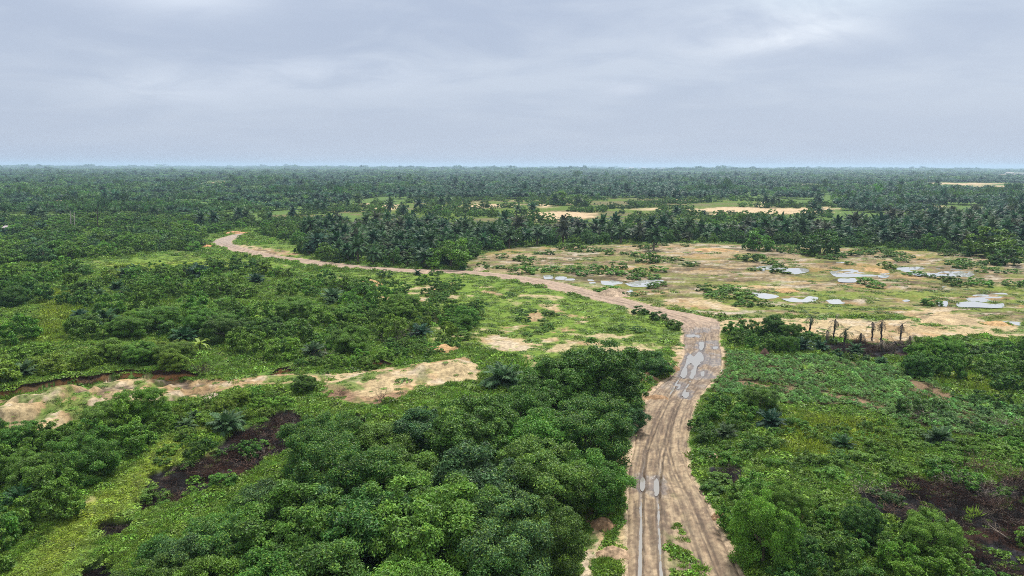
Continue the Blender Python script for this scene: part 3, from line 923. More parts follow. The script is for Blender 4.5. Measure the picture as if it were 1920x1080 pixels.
M_LEAF = leaf_mat('broad_leaves', (0.155, 0.235, 0.022), gain=1.22)
M_PALM = leaf_mat('palm_leaflets', (0.13, 0.125, 0.06), trans=0.18, rough=0.5, spec=0.14, spread=0.45)
M_COVER = leaf_mat('cover_leaves', (0.17, 0.225, 0.03), tint_attr=True, spread=0.6, gain=1.12)
M_FAR = leaf_mat('far_leaves', (0.10, 0.14, 0.03), tint_attr=True, spread=0.7, spec=0.2)
M_CHARR = leaf_mat('char_debris', (0.03, 0.02, 0.017), trans=0.0, rough=0.95, spec=0.03, tint_attr=True)
M_TWIG = leaf_mat('dead_twigs', (0.2, 0.15, 0.11), trans=0.0, rough=0.9, spec=0.1)
M_BARK = bark_mat('bark', (0.13, 0.10, 0.075))
M_CHAR = bark_mat('charred_bark', (0.05, 0.036, 0.034))
M_PALE = bark_mat('pale_bark', (0.42, 0.38, 0.33))


# ------------------------------------------------------------------ plant meshes (numpy)
def unit(v):
    return v / (np.linalg.norm(v, axis=-1, keepdims=True) + 1e-9)


def blades(C, N, T, ln, wd, shape=0.5):
    """Rhombic leaves: centre C, normal N, long direction T."""
    T = unit(T - (T * N).sum(-1, keepdims=True) * N)
    S = np.cross(N, T)
    ln, wd = np.asarray(ln).reshape(-1, 1), np.asarray(wd).reshape(-1, 1)
    droop = N * ln * 0.10
    v = np.stack([C - T * ln * 0.5 - droop, C + S * wd * 0.5 - T * ln * (0.5 - shape) * 0.6, C + T * ln * 0.5 - droop, C - S * wd * 0.5 - T * ln * (0.5 - shape) * 0.6], 1)
    return v


def rand_dirs(n, rng):
    return unit(rng.normal(size=(n, 3)))


def leaf_mesh(name, quads, leaf, mat):
    n = len(quads)
    V = quads.reshape(-1, 3)
    F = np.arange(n * 4).reshape(n, 4)
    return mesh_np(name, V, F, mat, False, leaf=np.repeat(leaf, 4, 0))


def clump_leaves(centres, radii, per, ln, wd, rng, origin, tip_amt=0.3, up=0.35, shell=0.55):
    Q, A = [], []
    for c, r, m in zip(centres, radii, per):
        m = int(m)
        d = rand_dirs(m, rng)
        out = unit((c - origin)[None, :] + 1e-6)
        d = unit(d + 0.55 * out + np.array([[0, 0, up]]))
        rad = r * (shell + (1 - shell) * rng.random((m, 1)) ** 0.5) * (1 + 0.18 * rng.normal(size=(m, 1)))
        C = c + d * rad * np.array([[1, 1, 0.8]])
        N = unit(d * 0.8 + rng.normal(size=(m, 3)) * 0.6 + np.array([[0, 0, 0.35]]))
        T = d * 0.5 + rng.normal(size=(m, 3)) * 0.7
        s = 0.7 + 0.6 * rng.random(m)
        Q.append(blades(C, N, T, ln * s, wd * s))
        tone = rng.random() * 0.45
        lv = np.clip(tone + rng.random(m) * 0.6, 0, 1)
        tp = (rng.random(m) < tip_amt * (0.3 + 0.7 * (d[:, 2] > 0.35))) * rng.random(m)
        A.append(np.stack([lv, tp, rng.random(m)], 1))
    return np.concatenate(Q), np.concatenate(A)


def crown_mesh(name, R, H, z0, nclump, per, ln, wd, seed, mat, lobes=5, tip=0.3, ragged=0.2, flat=0.8, skirt=4):
    """An uneven crown: several main lobes, each of many leaf clumps; H is the crown's depth, z0 the height of its underside."""
    rng = np.random.default_rng(seed)
    origin = np.array([0, 0, z0 + H * 0.25])
    lob = []
    for i in range(lobes):
        a = 2 * math.pi * (i + rng.random() * 0.7) / lobes
        q = R * (0.42 + 0.20 * rng.random())
        lob.append((np.array([q * math.cos(a), q * math.sin(a), z0 + H * (0.20 + 0.46 * rng.random())]), R * (0.30 + 0.22 * rng.random())))
    for i in range(skirt):
        a = 2 * math.pi * (i + rng.random() * 0.8) / max(1, skirt)
        q = R * (0.50 + 0.2 * rng.random())
        lob.append((np.array([q * math.cos(a), q * math.sin(a), z0 * 0.5 + H * (0.12 + 0.12 * rng.random())]), R * (0.28 + 0.12 * rng.random())))
    lob.append((np.array([R * 0.12 * rng.normal(), R * 0.12 * rng.normal(), z0 + H * 0.66]), R * 0.50))
    cs, rs = [], []
    for i in range(nclump):
        c, r = lob[i % len(lob)]
        d = unit(rng.normal(size=3) + np.array([0, 0, 0.45]) + 0.5 * unit(c - origin))
        rr = r * (0.70 + 0.30 * rng.random() + (ragged * rng.random() if rng.random() < 0.35 else 0))
        p = c + d * rr * np.array([1, 1, H / (2 * R) * 1.15 * flat + 0.15])
        p[2] = max(p[2], z0 * 0.3 + 0.15)
        cs.append(p)
        rs.append(R * (0.09 + 0.15 * rng.random() ** 1.5) * (1.0 if nclump > 25 else 1.6))
    q, a = clump_leaves(np.array(cs), rs, [per * (r / (R * 0.17)) ** 2 / (1.0 if nclump > 25 else 2.56) for r in rs], ln, wd, rng, origin, tip)
    return leaf_mesh(name, q, a, mat)


def tube(path, radii, sides=7):
    path, V = np.array(path, float), []
    for i, p in enumerate(path):
        t = unit((path[min(i + 1, len(path) - 1)] - path[max(i - 1, 0)]))
        a = unit(np.cross(t, np.array([0.31, 0.87, 0.4])))
        b = np.cross(t, a)
        ang = np.linspace(0, 2 * math.pi, sides, endpoint=False)
        V.append(p + radii[i] * (np.cos(ang)[:, None] * a + np.sin(ang)[:, None] * b))
    F = [(j * sides + i, j * sides + (i + 1) % sides, (j + 1) * sides + (i + 1) % sides, (j + 1) * sides + i) for j in range(len(path) - 1) for i in range(sides)]
    return np.concatenate(V), np.array(F)


def merge(parts):
    V, F, k = [], [], 0
    for v, f in parts:
        V.append(v)
        F.append(f + k)
        k += len(v)
    return np.concatenate(V), np.concatenate(F)


def trunk_mesh(name, R, H, seed, mat, thick=0.2):
    rng = np.random.default_rng(seed)
    fork = H * 0.30
    parts = [tube([(0, 0, -0.4), (0.05, 0, fork * 0.4), (0.1 * rng.normal(), 0.1 * rng.normal(), fork), (0.15, 0.1, H * 0.55)], [thick * 1.3, thick, thick * 0.85, thick * 0.35])]
    for i in range(5):
        a = 2 * math.pi * (i + rng.random() * 0.6) / 5
        e = np.array([math.cos(a), math.sin(a), 0]) * R * (0.5 + 0.2 * rng.random())
        parts.append(tube([(0, 0, fork * (0.7 + 0.25 * rng.random())), e * 0.45 + np.array([0, 0, fork * 1.35]), e + np.array([0, 0, H * (0.5 + 0.2 * rng.random())])], [thick * 0.6, thick * 0.42, thick * 0.12], 5))
    V, F = merge(parts)
    return mesh_np(name, V, F, mat, True)


def frond_quads(rng, az, e0, L, nl, ll, lw, droop, bend=1.0, rach=0.05, strip=0.0):
    """One pinnate frond: rachis quads and leaflets."""
    s = np.linspace(0, 1, 9)
    ang = e0 - droop * s ** 1.4
    dr = np.cos(ang)
    dz = np.sin(ang)
    ds = L / 8
    r = np.concatenate([[0], np.cumsum(dr[:-1] * ds)])
    z = np.concatenate([[0], np.cumsum(dz[:-1] * ds)])
    side_w = 0.15 * rng.normal()
    ca, sa = math.cos(az), math.sin(az)
    path = np.stack([r * ca - side_w * s ** 2 * L * sa * 0.5, r * sa + side_w * s ** 2 * L * ca * 0.5, z], 1)
    Q = []
    A = []
    side = np.array([-sa, ca, 0])
    for i in range(8):
        w0, w1 = rach * (1 - s[i] * 0.85), rach * (1 - s[i + 1] * 0.85)
        Q.append([path[i] - side * w0, path[i] + side * w0, path[i + 1] + side * w1, path[i + 1] - side * w1])
        A.append([0.6, 0.7, 0])
    t = np.linspace(0.14, 0.99, nl)
    tone = rng.random() * 0.5
    if strip:
        for sgn in (-1, 1):
            wd = strip * ll * (np.sin(np.clip(0.2 + s * 0.8, 0, 1) * math.pi) ** 0.6 + 0.1)
            tg = np.gradient(path, axis=0)
            tg = tg / np.linalg.norm(tg, axis=1, keepdims=True)
            edge = path + wd[:, None] * (sgn * side[None, :] * 0.8 + tg * 0.35) - np.array([[0, 0, 0.38 * bend]]) * wd[:, None]
            for i in range(1, 8):
                Q.append([path[i], path[i + 1], edge[i + 1], edge[i] * 0.85 + path[i] * 0.15])
                A.append([min(1.0, tone + 0.4 * rng.random()), 0.0, 0])
    for sgn in (-1, 1):
        tt = np.clip(t + 0.01 * rng.normal(size=nl), 0, 1)
        p = np.stack([np.interp(tt, s, path[:, k]) for k in range(3)], 1)
        tang = unit(np.stack([np.interp(tt, s, np.gradient(path[:, k])) for k in range(3)], 1))
        upv = unit(np.cross(tang, side[None, :]))
        upv = upv * np.sign(upv[:, 2:3] + 1e-6)
        ln = ll * np.sin(np.clip(0.22 + tt * 0.80, 0, 1) * math.pi) ** 0.6 * (0.85 + 0.3 * rng.random(nl)) + 0.12 * ll
        d = unit(sgn * side[None, :] * 0.85 + tang * (0.45 + 0.35 * tt[:, None]) + upv * (0.22 + 0.18 * rng.normal(size=(nl, 1))) - np.array([[0, 0, 0.32 * bend]]))
        nrm = unit(upv + 0.35 * rng.normal(size=(nl, 3)) + sgn * side * 0.2)
        nrm = unit(nrm - (nrm * d).sum(1, keepdims=True) * d)
        q = blades(p + d * ln[:, None] * 0.5, nrm, d, ln, np.full(nl, lw), 0.4)
        q[:, 2, 2] -= 0.12 * ln
        Q.extend(q)
        lv = np.clip(tone + rng.random(nl) * 0.5, 0, 1)
        A.extend(np.stack([lv, 0.25 * (rng.random(nl) < 0.12), rng.random(nl)], 1))
    return np.array(Q), np.array(A)


def palm_crown(name, L, nf, nl, ll, lw, seed, mat, e_lo=-25, e_hi=82, rach=0.05, dead=0, strip=0.0):
    rng = np.random.default_rng(seed)
    Q, A = [], []
    for i in range(nf):
        f = (i + 0.5) / nf
        e = math.radians(e_hi - (e_hi - e_lo) * f ** 0.9 + 6 * rng.normal())
        q, a = frond_quads(rng, 2.39996 * i + 0.2 * rng.normal(), e, L * (0.82 + 0.25 * rng.random()), nl, ll, lw, math.radians(55 + 30 * rng.random()) * (0.7 + 0.6 * f), 0.7 + 0.6 * f, rach, strip)
        Q.append(q)
        A.append(a)
    for i in range(dead):
        q, a = frond_quads(rng, rng.random() * 6.28, math.radians(-35 - 30 * rng.random()), L * 0.8, max(6, nl // 2), ll * 0.7, lw, math.radians(45), 1.6, rach, strip)
        a[:, 1] = 1.0
        Q.append(q)
        A.append(a)
    return leaf_mesh(name, np.concatenate(Q), np.concatenate(A), mat)


def palm_trunk(name, H, rad, seed, mat):
    rng = np.random.default_rng(seed)
    n = 16
    path = [(0.05 * math.sin(i), 0.04 * math.cos(i * 1.3), -0.3 + (H + 0.5) * i / (n - 1)) for i in range(n)]
    rr = [rad * (1.15 if i % 2 else 0.92) * (1.0 + 0.25 * (i > n - 4)) for i in range(n)]
    rr[-1] = rad * 0.5
    V, F = tube(path, rr, 9)
    return mesh_np(name, V + 0.015 * rng.normal(size=V.shape), F, mat, False)


def twig_mesh(name, R, H, n, seed, mat, w=0.03, weep=0.0):
    """A leafless tangle: branching thin strips."""
    rng = np.random.default_rng(seed)
    Q, A = [], []
    for i in range(n):
        a = rng.random() * 2 * math.pi
        d = unit(np.array([math.cos(a), math.sin(a), 0.35 + 1.3 * rng.random()]))
        p = np.array([0.25 * R * rng.normal(), 0.25 * R * rng.normal(), 0.0])
        L = H * (0.5 + 0.6 * rng.random())
        for k in range(5):
            q = p + d * L / 5
            sv = unit(np.cross(d, rng.normal(size=3))) * w * (1 - k * 0.17)
            Q.append([p - sv, p + sv, q + sv * 0.8, q - sv * 0.8])
            A.append([rng.random(), 0.4 * rng.random(), 0])
            for b in range(3):
                bd = unit(d + rng.normal(size=3) * 0.8)
                bl = L * 0.28 * rng.random()
                bs = unit(np.cross(bd, rng.normal(size=3))) * w * 0.5
                m = q + bd * bl
                Q.append([q - bs, q + bs, m + bs * 0.5, m - bs * 0.5])
                A.append([rng.random(), 0.6 * rng.random(), 0])
            p = q
            d = unit(d + rng.normal(size=3) * 0.28 - np.array([0, 0, weep * k]))
    Q = np.array(Q)
    Q[..., 2] = np.maximum(Q[..., 2], 0.02)
    return leaf_mesh(name, Q, np.array(A), mat)


def cover_mesh(name, kind, seed, mat):
    """Low ground plants about one metre across."""
    rng = np.random.default_rng(seed)
    Q, A = [], []
    if kind == 'herb':
        n = 95
        a, r = rng.random(n) * 6.283, 0.62 * rng.random(n) ** 0.6
        z = 0.10 + 0.30 * (1 - (r / 0.62) ** 2) * rng.random(n)
        C = np.stack([r * np.cos(a), r * np.sin(a), z], 1)
        N = unit(np.stack([0.5 * np.cos(a), 0.5 * np.sin(a), np.full(n, 0.9)], 1) + 0.5 * rng.normal(size=(n, 3)))
        q = blades(C, N, rng.normal(size=(n, 3)), 0.17 + 0.12 * rng.random(n), 0.11 + 0.06 * rng.random(n))
        return leaf_mesh(name, q, np.stack([rng.random(n), (rng.random(n) < 0.2) * rng.random(n), rng.random(n)], 1), mat)
    if kind == 'grass':
        n = 70
        a, r = rng.random(n) * 6.283, 0.55 * rng.random(n) ** 0.6
        C = np.stack([r * np.cos(a), r * np.sin(a), np.zeros(n)], 1)
        D = unit(np.stack([0.5 * np.cos(a) + 0.4 * rng.normal(size=n), 0.5 * np.sin(a) + 0.4 * rng.normal(size=n), np.full(n, 0.8)], 1))
        ln = 0.35 + 0.35 * rng.random(n)
        N = unit(np.cross(D, rng.normal(size=(n, 3))))
        q = blades(C + D * ln[:, None] * 0.5, N, D, ln, 0.05 + 0.03 * rng.random(n), 0.3)
        return leaf_mesh(name, q, np.stack([rng.random(n), (rng.random(n) < 0.25) * rng.random(n), rng.random(n)], 1), mat)
    # cassava: palmate leaves in a round head on thin stems
    for k in range(22):
        a, r = rng.random() * 6.283, 0.55 * rng.random() ** 0.5
        c = np.array([r * math.cos(a), r * math.sin(a), 0.75 + 0.45 * (1 - r / 0.55) * rng.random() - 0.35 * r])
        n0 = unit(np.array([0.5 * math.cos(a), 0.5 * math.sin(a), 0.9]) + 0.3 * rng.normal(size=3))
        tone = rng.random()
        e1 = unit(np.cross(n0, rng.normal(size=3)))
        e2 = np.cross(n0, e1)
        for j in range(6):
            th = j * 1.047 + 0.2 * rng.normal()
            T = e1 * math.cos(th) + e2 * math.sin(th)
            Q.append(blades((c + T * 0.13)[None], unit(n0 + 0.12 * rng.normal(size=3))[None], T[None], [0.26], [0.085])[0])
            A.append([np.clip(tone * 0.7 + 0.3 * rng.random(), 0, 1), 0.5 * (rng.random() < 0.08), 0])
    for k in range(5):
        p = np.array([0.08 * rng.normal(), 0.08 * rng.normal(), 0])
        q = np.array([0.3 * rng.normal(), 0.3 * rng.normal(), 0.9])
        Q.append([p + [0.02, 0, 0], p - [0.02, 0, 0], q - [0.012, 0, 0], q + [0.012, 0, 0]])
        A.append([0.2, 0.9, 0])
    return leaf_mesh(name, np.array(Q), np.array(A), mat)


def far_tree(name, seed, mat, n=150, palm=False):
    """A whole tree of the distant forest: one metre leaf clumps on an uneven crown, unit radius."""
    rng = np.random.default_rng(seed)
    if palm:
        Q, A = [], []
        for i in range(16):
            az, e = 2.4 * i + 0.3 * rng.normal(), math.radians(70 - 5.5 * i)
            q, a = frond_quads(rng, az, e, 1.05, 5, 0.32, 0.13, math.radians(70), 1.0, 0.02, 0.7)
            Q.append(q)
            A.append(a)
        Q = np.concatenate(Q)
        Q[..., 2] += 0.95
        return leaf_mesh(name, Q, np.concatenate(A), mat)
    nb = 9
    c = rng.normal(size=(nb, 3)) * np.array([0.42, 0.42, 0.16]) + np.array([0, 0, 0.85])
    q, a = clump_leaves(c, np.full(nb, 0.42) * (0.7 + 0.6 * rng.random(nb)), np.full(nb, n // nb), 0.30, 0.20, rng, np.array([0, 0, 0.5]), 0.2, 0.4, 0.5)
    return leaf_mesh(name, q, a, mat)


TREE0 = [crown_mesh('crown', 4.4, 5.4 + 0.5 * (i % 3), 1.7, 200, 340, (0.23, 0.21, 0.27, 0.22, 0.20, 0.25)[i], (0.115, 0.10, 0.125, 0.11, 0.10, 0.13)[i], 500 + i, M_LEAF, lobes=(5, 8, 6, 9, 7, 10)[i],
                   tip=(0.30, 0.5, 0.25, 0.4, 0.6, 0.3)[i], ragged=0.45, flat=(0.8, 1.0, 0.75, 0.95, 0.85, 1.05)[i]) for i in range(6)]
TREE1 = [crown_mesh('crown', 4.0, 6.2, 0.5, 110, 52, 0.52, 0.27, 520 + i, M_LEAF, lobes=5 + i % 2, tip=0.28, ragged=0.35) for i in range(5)]
BUSH0 = [crown_mesh('shrub', 2.0, 2.6, 0.25, 60, 140, 0.21, 0.11, 540 + i, M_LEAF, lobes=4 + i % 3, tip=0.36, ragged=0.45) for i in range(6)]
BUSH1 = [crown_mesh('shrub', 2.3, 3.0, 0.3, 44, 50, 0.40, 0.21, 560 + i, M_LEAF, lobes=4 + i % 3, tip=0.32, ragged=0.5) for i in range(6)]
TRUNK = [trunk_mesh('trunk', 4.2, 7.0, 580 + i, M_BARK) for i in range(3)]
PALM0 = [palm_crown('crown', 4.3, 34, 26, 0.95, 0.12, 600 + i, M_PALM, dead=3) for i in range(3)]
PALM1 = [palm_crown('crown', 4.6, 24, 9, 1.15, 0.26, 610 + i, M_PALM, rach=0.09, dead=3, strip=0.75) for i in range(4)]
PTRUNK = [palm_trunk('trunk', 5.7, 0.34, 620 + i, M_BARK) for i in range(2)]
ROSET0 = [palm_crown('crown', 3.0, 24, 15, 0.8, 0.13, 630 + i, M_PALM, e_lo=8, e_hi=80, strip=0.65) for i in range(3)]
TWIG = [twig_mesh('dead_shrub', 1.6, 2.6, 26, 640 + i, M_TWIG) for i in range(3)]
HERB = [cover_mesh('herb', 'herb', 650 + i, M_COVER) for i in range(4)]
GRAS = [cover_mesh('grass_tuft', 'grass', 660 + i, M_COVER) for i in range(4)]
CASS = [cover_mesh('cassava', 'cassava', 670 + i, M_COVER) for i in range(4)]
FARB = [far_tree('far_tree', 680 + i, M_FAR) for i in range(5)]
FARP = [far_tree('far_palm', 690 + i, M_FAR, palm=True) for i in range(3)]


# ------------------------------------------------------------------ scatter: one object of kind stuff, its copies set out by geometry nodes
def scatter(name, label, meshes, pos, scl, rot, tint, seed=0, **props):
    n = len(pos)
    me = bpy.data.meshes.new(name)
    me.vertices.add(n)
    me.vertices.foreach_set('co', np.ascontiguousarray(pos, np.float32).ravel())
    rng = np.random.default_rng(seed)

    def at(nm, kind, key, a):
        me.attributes.new(nm, kind, 'POINT').data.foreach_set(key, np.ascontiguousarray(a).ravel())
    at('rot', 'FLOAT_VECTOR', 'vector', np.stack([0 * rot, 0 * rot, rot], 1).astype(np.float32))
    at('scl', 'FLOAT_VECTOR', 'vector', np.asarray(scl, np.float32))
    at('pick', 'INT', 'value', rng.integers(0, len(meshes), n).astype(np.int32))
    at('tint', 'FLOAT_VECTOR', 'vector', np.asarray(tint, np.float32))
    me.update()
    o = link(name, me, kind='stuff', label=label, **props)
    t = bpy.data.node_groups.new(name, 'GeometryNodeTree')
    t.interface.new_socket('Geometry', in_out='INPUT', socket_type='NodeSocketGeometry')
    t.interface.new_socket('Geometry', in_out='OUTPUT', socket_type='NodeSocketGeometry')
    N, Lk = t.nodes, t.links
    gi, go = N.new('NodeGroupInput'), N.new('NodeGroupOutput')
    g2i = N.new('GeometryNodeGeometryToInstance')
    for m in meshes:
        src = bpy.data.objects.get('source_' + m.name) or bpy.data.objects.new('source_' + m.name, m)
        oi = N.new('GeometryNodeObjectInfo')
        oi.inputs['Object'].default_value = src
        Lk.new(oi.outputs['Geometry'], g2i.inputs[0])
    m2p = N.new('GeometryNodeMeshToPoints')
    iop = N.new('GeometryNodeInstanceOnPoints')
    iop.inputs['Pick Instance'].default_value = True

    def na(nm, ty):
        a = N.new('GeometryNodeInputNamedAttribute')
        a.data_type = ty
        a.inputs['Name'].default_value = nm
        return a.outputs['Attribute']
    Lk.new(gi.outputs[0], m2p.inputs[0])
    Lk.new(m2p.outputs[0], iop.inputs['Points'])
    Lk.new(g2i.outputs[0], iop.inputs['Instance'])
    Lk.new(na('pick', 'INT'), iop.inputs['Instance Index'])
    e2r = N.new('FunctionNodeEulerToRotation')
    Lk.new(na('rot', 'FLOAT_VECTOR'), e2r.inputs[0])
    Lk.new(e2r.outputs[0], iop.inputs['Rotation'])
    Lk.new(na('scl', 'FLOAT_VECTOR'), iop.inputs['Scale'])
    Lk.new(iop.outputs[0], go.inputs[0])
    md = o.modifiers.new('scatter', 'NODES')
    md.node_group = t
    return o


# ------------------------------------------------------------------ planting: every plant is first a record, then the ones that show largest become objects
PLANTS = {'broadleaf_tree': [], 'oil_palm': [], 'shrub': []}
DEEP, MID, YEL, BLUE, BRIGHT = (0.046, 0.118, 0.020), (0.068, 0.160, 0.022), (0.118, 0.195, 0.022), (0.046, 0.116, 0.036), (0.086, 0.195, 0.022)
TONE_WORD = {DEEP: 'dark green', MID: 'mid green', YEL: 'yellow-green', BLUE: 'blue-green', BRIGHT: 'bright green'}
PALM_T = [(0.026, 0.078, 0.040), (0.036, 0.106, 0.034), (0.060, 0.120, 0.044), (0.070, 0.086, 0.048)]
PALM_WORD = ['dark blue-green', 'deep green', 'grey-green', 'brownish']


def plant(kind, x, y, size, hscale=1.0, tone=MID, label=None, region='', var=None, z=None, trunk=None):
    PLANTS[kind].append(dict(x=x, y=y, size=size, hs=hscale, tone=tone, label=label, region=region, var=var if var is not None else RNG.integers(0, 60), rot=RNG.random() * 6.283, z=z, trunk=trunk))


def by_crown(px, py, rpx, zc):
    """Ground place and crown radius of a tree whose crown centre shows at (px,py) and stands zc metres up."""
    c = P(px, py, zc)
    return c[0], c[1], rpx / (FPX / float(proj(c[0], c[1], zc)[2]))


# the big canopy in front
CANOPY = [(1130, 712, 72), (1040, 722, 66), (975, 755, 62), (1178, 742, 34), (895, 742, 40), (1098, 785, 80), (1000, 800, 82), (890, 800, 78), (795, 782, 64), (705, 800, 70), (602, 806, 70),
          (1092, 852, 70), (1015, 880, 92), (910, 885, 100), (790, 880, 92), (665, 885, 92), (562, 880, 64), (1000, 960, 78), (925, 980, 100), (812, 975, 108), (680, 970, 104), (556, 962, 98),
          (452, 955, 82), (362, 985, 70), (955, 1062, 88), (880, 1085, 112), (760, 1080, 112), (620, 1075, 112), (490, 1060, 104), (370, 1065, 92), (275, 1050, 70), (240, 1110, 70),
          (960, 1190, 120), (810, 1200, 124), (660, 1195, 124), (510, 1180, 120), (370, 1170, 110), (965, 1160, 80), (505, 900, 66), (400, 940, 64), (318, 985, 62), (262, 1036, 62), (222, 1085, 58), (620, 930, 80), (740, 925, 80)]
for i, (px, py, rp) in enumerate(CANOPY):
    zc = 5.0 if py < 760 else 5.8
    x, y, rad = by_crown(px, py, rp, zc)
    plant('broadleaf_tree', x, y, rad / 4.15, 0.76 + 0.25 * RNG.random(), [DEEP, MID, DEEP, BLUE, MID][i % 5] if py < 1000 else [DEEP, MID, BRIGHT][i % 3], region='canopy')

# single plants that can be told apart
SINGLE = [
    ('oil_palm', 942, 722, 4.6, 'big fan of palm fronds rising behind the canopy below the pale sand patch', 'low'),
    ('oil_palm', 424, 806, 3.2, 'pale blue-green young palm standing at the head of the burnt pit', 'low'),
    ('oil_palm', 150, 596, 2.6, 'dark young palm in the grassy gap of the bushland', 'low'),
    ('oil_palm', 372, 520, 4.4, 'dark round palm beside the grassy strip in the bushland', 'low'),
    ('oil_palm', 235, 522, 4.2, 'spreading pale palm on the near side of the grassy strip', 'low'),
    ('oil_palm', 200, 606, 3.8, 'shadowy low palm amid bushes short of the dug bank', 'low'),
    ('oil_palm', 345, 640, 3.6, 'grey-green low palm in the thick of the bushes above the cut bank', 'low'),
    ('oil_palm', 480, 530, 3.6, 'dark low palm among bushes close to the middle of the far road', 'low'),
    ('oil_palm', 40, 940, 2.2, 'teal young palm half sunk in the bushes beside the lime slope', 'low'),
    ('oil_palm', 1112, 742, 2.2, 'light young palm poking out of the canopy beside the road bend', 'low'),
    ('oil_palm', 1445, 800, 2.6, 'dusty young palm beside the dark bushes on the road edge', 'low'),
    ('oil_palm', 1580, 838, 1.9, 'spiky young palm in the lime green weeds', 'low'),
    ('oil_palm', 1760, 830, 2.4, 'faded grey palm in the scrub above the burnt ground', 'low'),
    ('oil_palm', 670, 486, 4.8, 'palm with a clear starburst crown at the front of the palm belt', 'tall'),
    ('oil_palm', 632, 478, 4.6, 'palm with hanging skirt of fronds next to the starburst palm', 'tall'),
    ('oil_palm', 1225, 470, 5.0, 'tall palm sticking up highest in the belt above the clearing', 'tall'),
    ('oil_palm', 1250, 432, 5.2, 'slim tall palm rising over the far sand patches', 'tall'),
    ('oil_palm', 1474, 648, 2.4, 'spiky dark young palm in the hedge nearest the road junction', 'low'),
    ('oil_palm', 1503, 656, 2.6, 'dark young palm with upright fronds before the first burnt palm', 'low'),
    ('oil_palm', 1538, 656, 2.3, 'dark green young palm between the first two burnt palms', 'low'),
    ('oil_palm', 1604, 662, 2.2, 'young palm regrowing green beside the foremost charred trunk', 'low'),
    ('oil_palm', 783, 516, 2.0, 'small dark palm growing on the spoil ridge of the far road', 'low'),
    ('oil_palm', 868, 506, 2.0, 'small palm bush where the far road meets the brown clearing', 'low'),
]
for kind, px, py, R, lab, form in SINGLE:
    c = P(px, py)
    plant(kind, c[0], c[1], R / 4.3 if form == 'tall' else R / 3.0, 1.0, PALM_T[2] if ('pale' in lab or 'light' in lab or 'faded' in lab) else PALM_T[0] if 'dark' in lab else PALM_T[1], lab, form, trunk=form)
TREES = [
    (845, 464, 50, 7.0, BRIGHT, 'large rounded bright green tree standing out at the front of the palm belt'),
    (1425, 438, 32, 7.0, MID, 'rounded green tree among the palms behind the clearing'),
    (1866, 449, 50, 7.0, BRIGHT, 'broad light green tree at the far corner of the brown clearing'),
    (1885, 482, 32, 3.0, DEEP, 'dark low tree in front of the broad light green tree'),
    (1540, 440, 44, 8.0, DEEP, 'spreading dark tree with pale trunk behind the long pools'),
    (1435, 965, 66, 4.6, BRIGHT, 'tall vine covered tree on the verge above the near end of the road'),
    (570, 716, 22, 1.6, MID, 'single round bush standing in the sandy track'),
    (1055, 372, 24, 6.0, BRIGHT, 'pale green grove tree in the strip beyond the palm belt'),
    (1090, 374, 22, 6.0, BRIGHT, 'low light grove tree beside the pale green one beyond the belt'),
    (450, 738, 20, 1.6, YEL, 'yellowish bush at the near end of the sandy track'),
    (1222, 672, 38, 3.0, DEEP, 'dark tree between the meadow and the long road puddle'),
    (325, 683, 25, 2.2, YEL, 'bright round tree perched on the rim of the cut bank'),
    (540, 640, 20, 2.0, DEEP, 'dark egg shaped bush standing alone above the short cut bank'),
]
for px, py, rp, zc, tone, lab in TREES:
    x, y, rad = by_crown(px, py, rp, zc)
    plant('broadleaf_tree', x, y, rad / 4.6, max(0.75, zc * 1.35 / 7.0 / (rad / 4.6)), tone, lab, 'single')


class Packed:
    def __init__(self, cell=6.0):
        self.c, self.g = cell, {}

    def free(self, x, y, r):
        i, j = int(x // self.c), int(y // self.c)
        m = int(math.ceil((r + 8) / self.c))
        for a in range(i - m, i + m + 1):
            for b in range(j - m, j + m + 1):
                for (u, v, q) in self.g.get((a, b), ()):
                    if (u - x) ** 2 + (v - y) ** 2 < ((r + q) * 0.5) ** 2:
                        return False
        return True

    def add(self, x, y, r):
        self.g.setdefault((int(x // self.c), int(y // self.c)), []).append((x, y, r))


PACK = Packed()
for kd in PLANTS:
    for p in PLANTS[kd]:
        PACK.add(p['x'], p['y'], 4.0 * p['size'] * 0.8 if kd != 'oil_palm' else 2.5)


for _k in range(4):
    _h = P(20, 436)
    PACK.add(_h[0], _h[1] - 9 * _k, 13)


def region_points(poly_px, spacing, gate=None, tries=6, avoid=(), margin=1.5):
    """Dart throwing inside a photograph outline laid on the ground; spacing is (lo, hi) in metres."""
    w = PA(poly_px)
    lo, hi = w.min(0), w.max(0)
    n = int((hi - lo).prod() / (spacing[0] ** 2) * tries)
    n = min(n, 60000)
    x, y = RNG.uniform(lo[0], hi[0], n), RNG.uniform(lo[1], hi[1], n)
    keep = sdist(w, x, y) > 0
    x, y = x[keep], y[keep]
    r = plan(x, y)
    ok = (r['road_sd'] < -margin) & (r['sand'] < 0.3) & (r['far'] < 0.3) & (r['pud'] < -1)
    for a in avoid:
        ok &= r[a] < 0.4
    if gate is not None:
        ok &= gate(x, y)
    x, y = x[ok], y[ok]
    out = []
    for a, b in zip(x, y):
        s = RNG.uniform(*spacing)
        if PACK.free(a, b, s):
            PACK.add(a, b, s)
            out.append((a, b, s))
    return out


def tone_at(x, y, pal, seed=0, size=18.0):
    f = float(fbm(np.array([x]), np.array([y]), size, 3, 900 + seed)[0])
    f = min(0.999, max(0.0, (f - 0.28) / 0.44 + 0.22 * (RNG.random() - 0.5)))
    return pal[int(f * len(pal))]


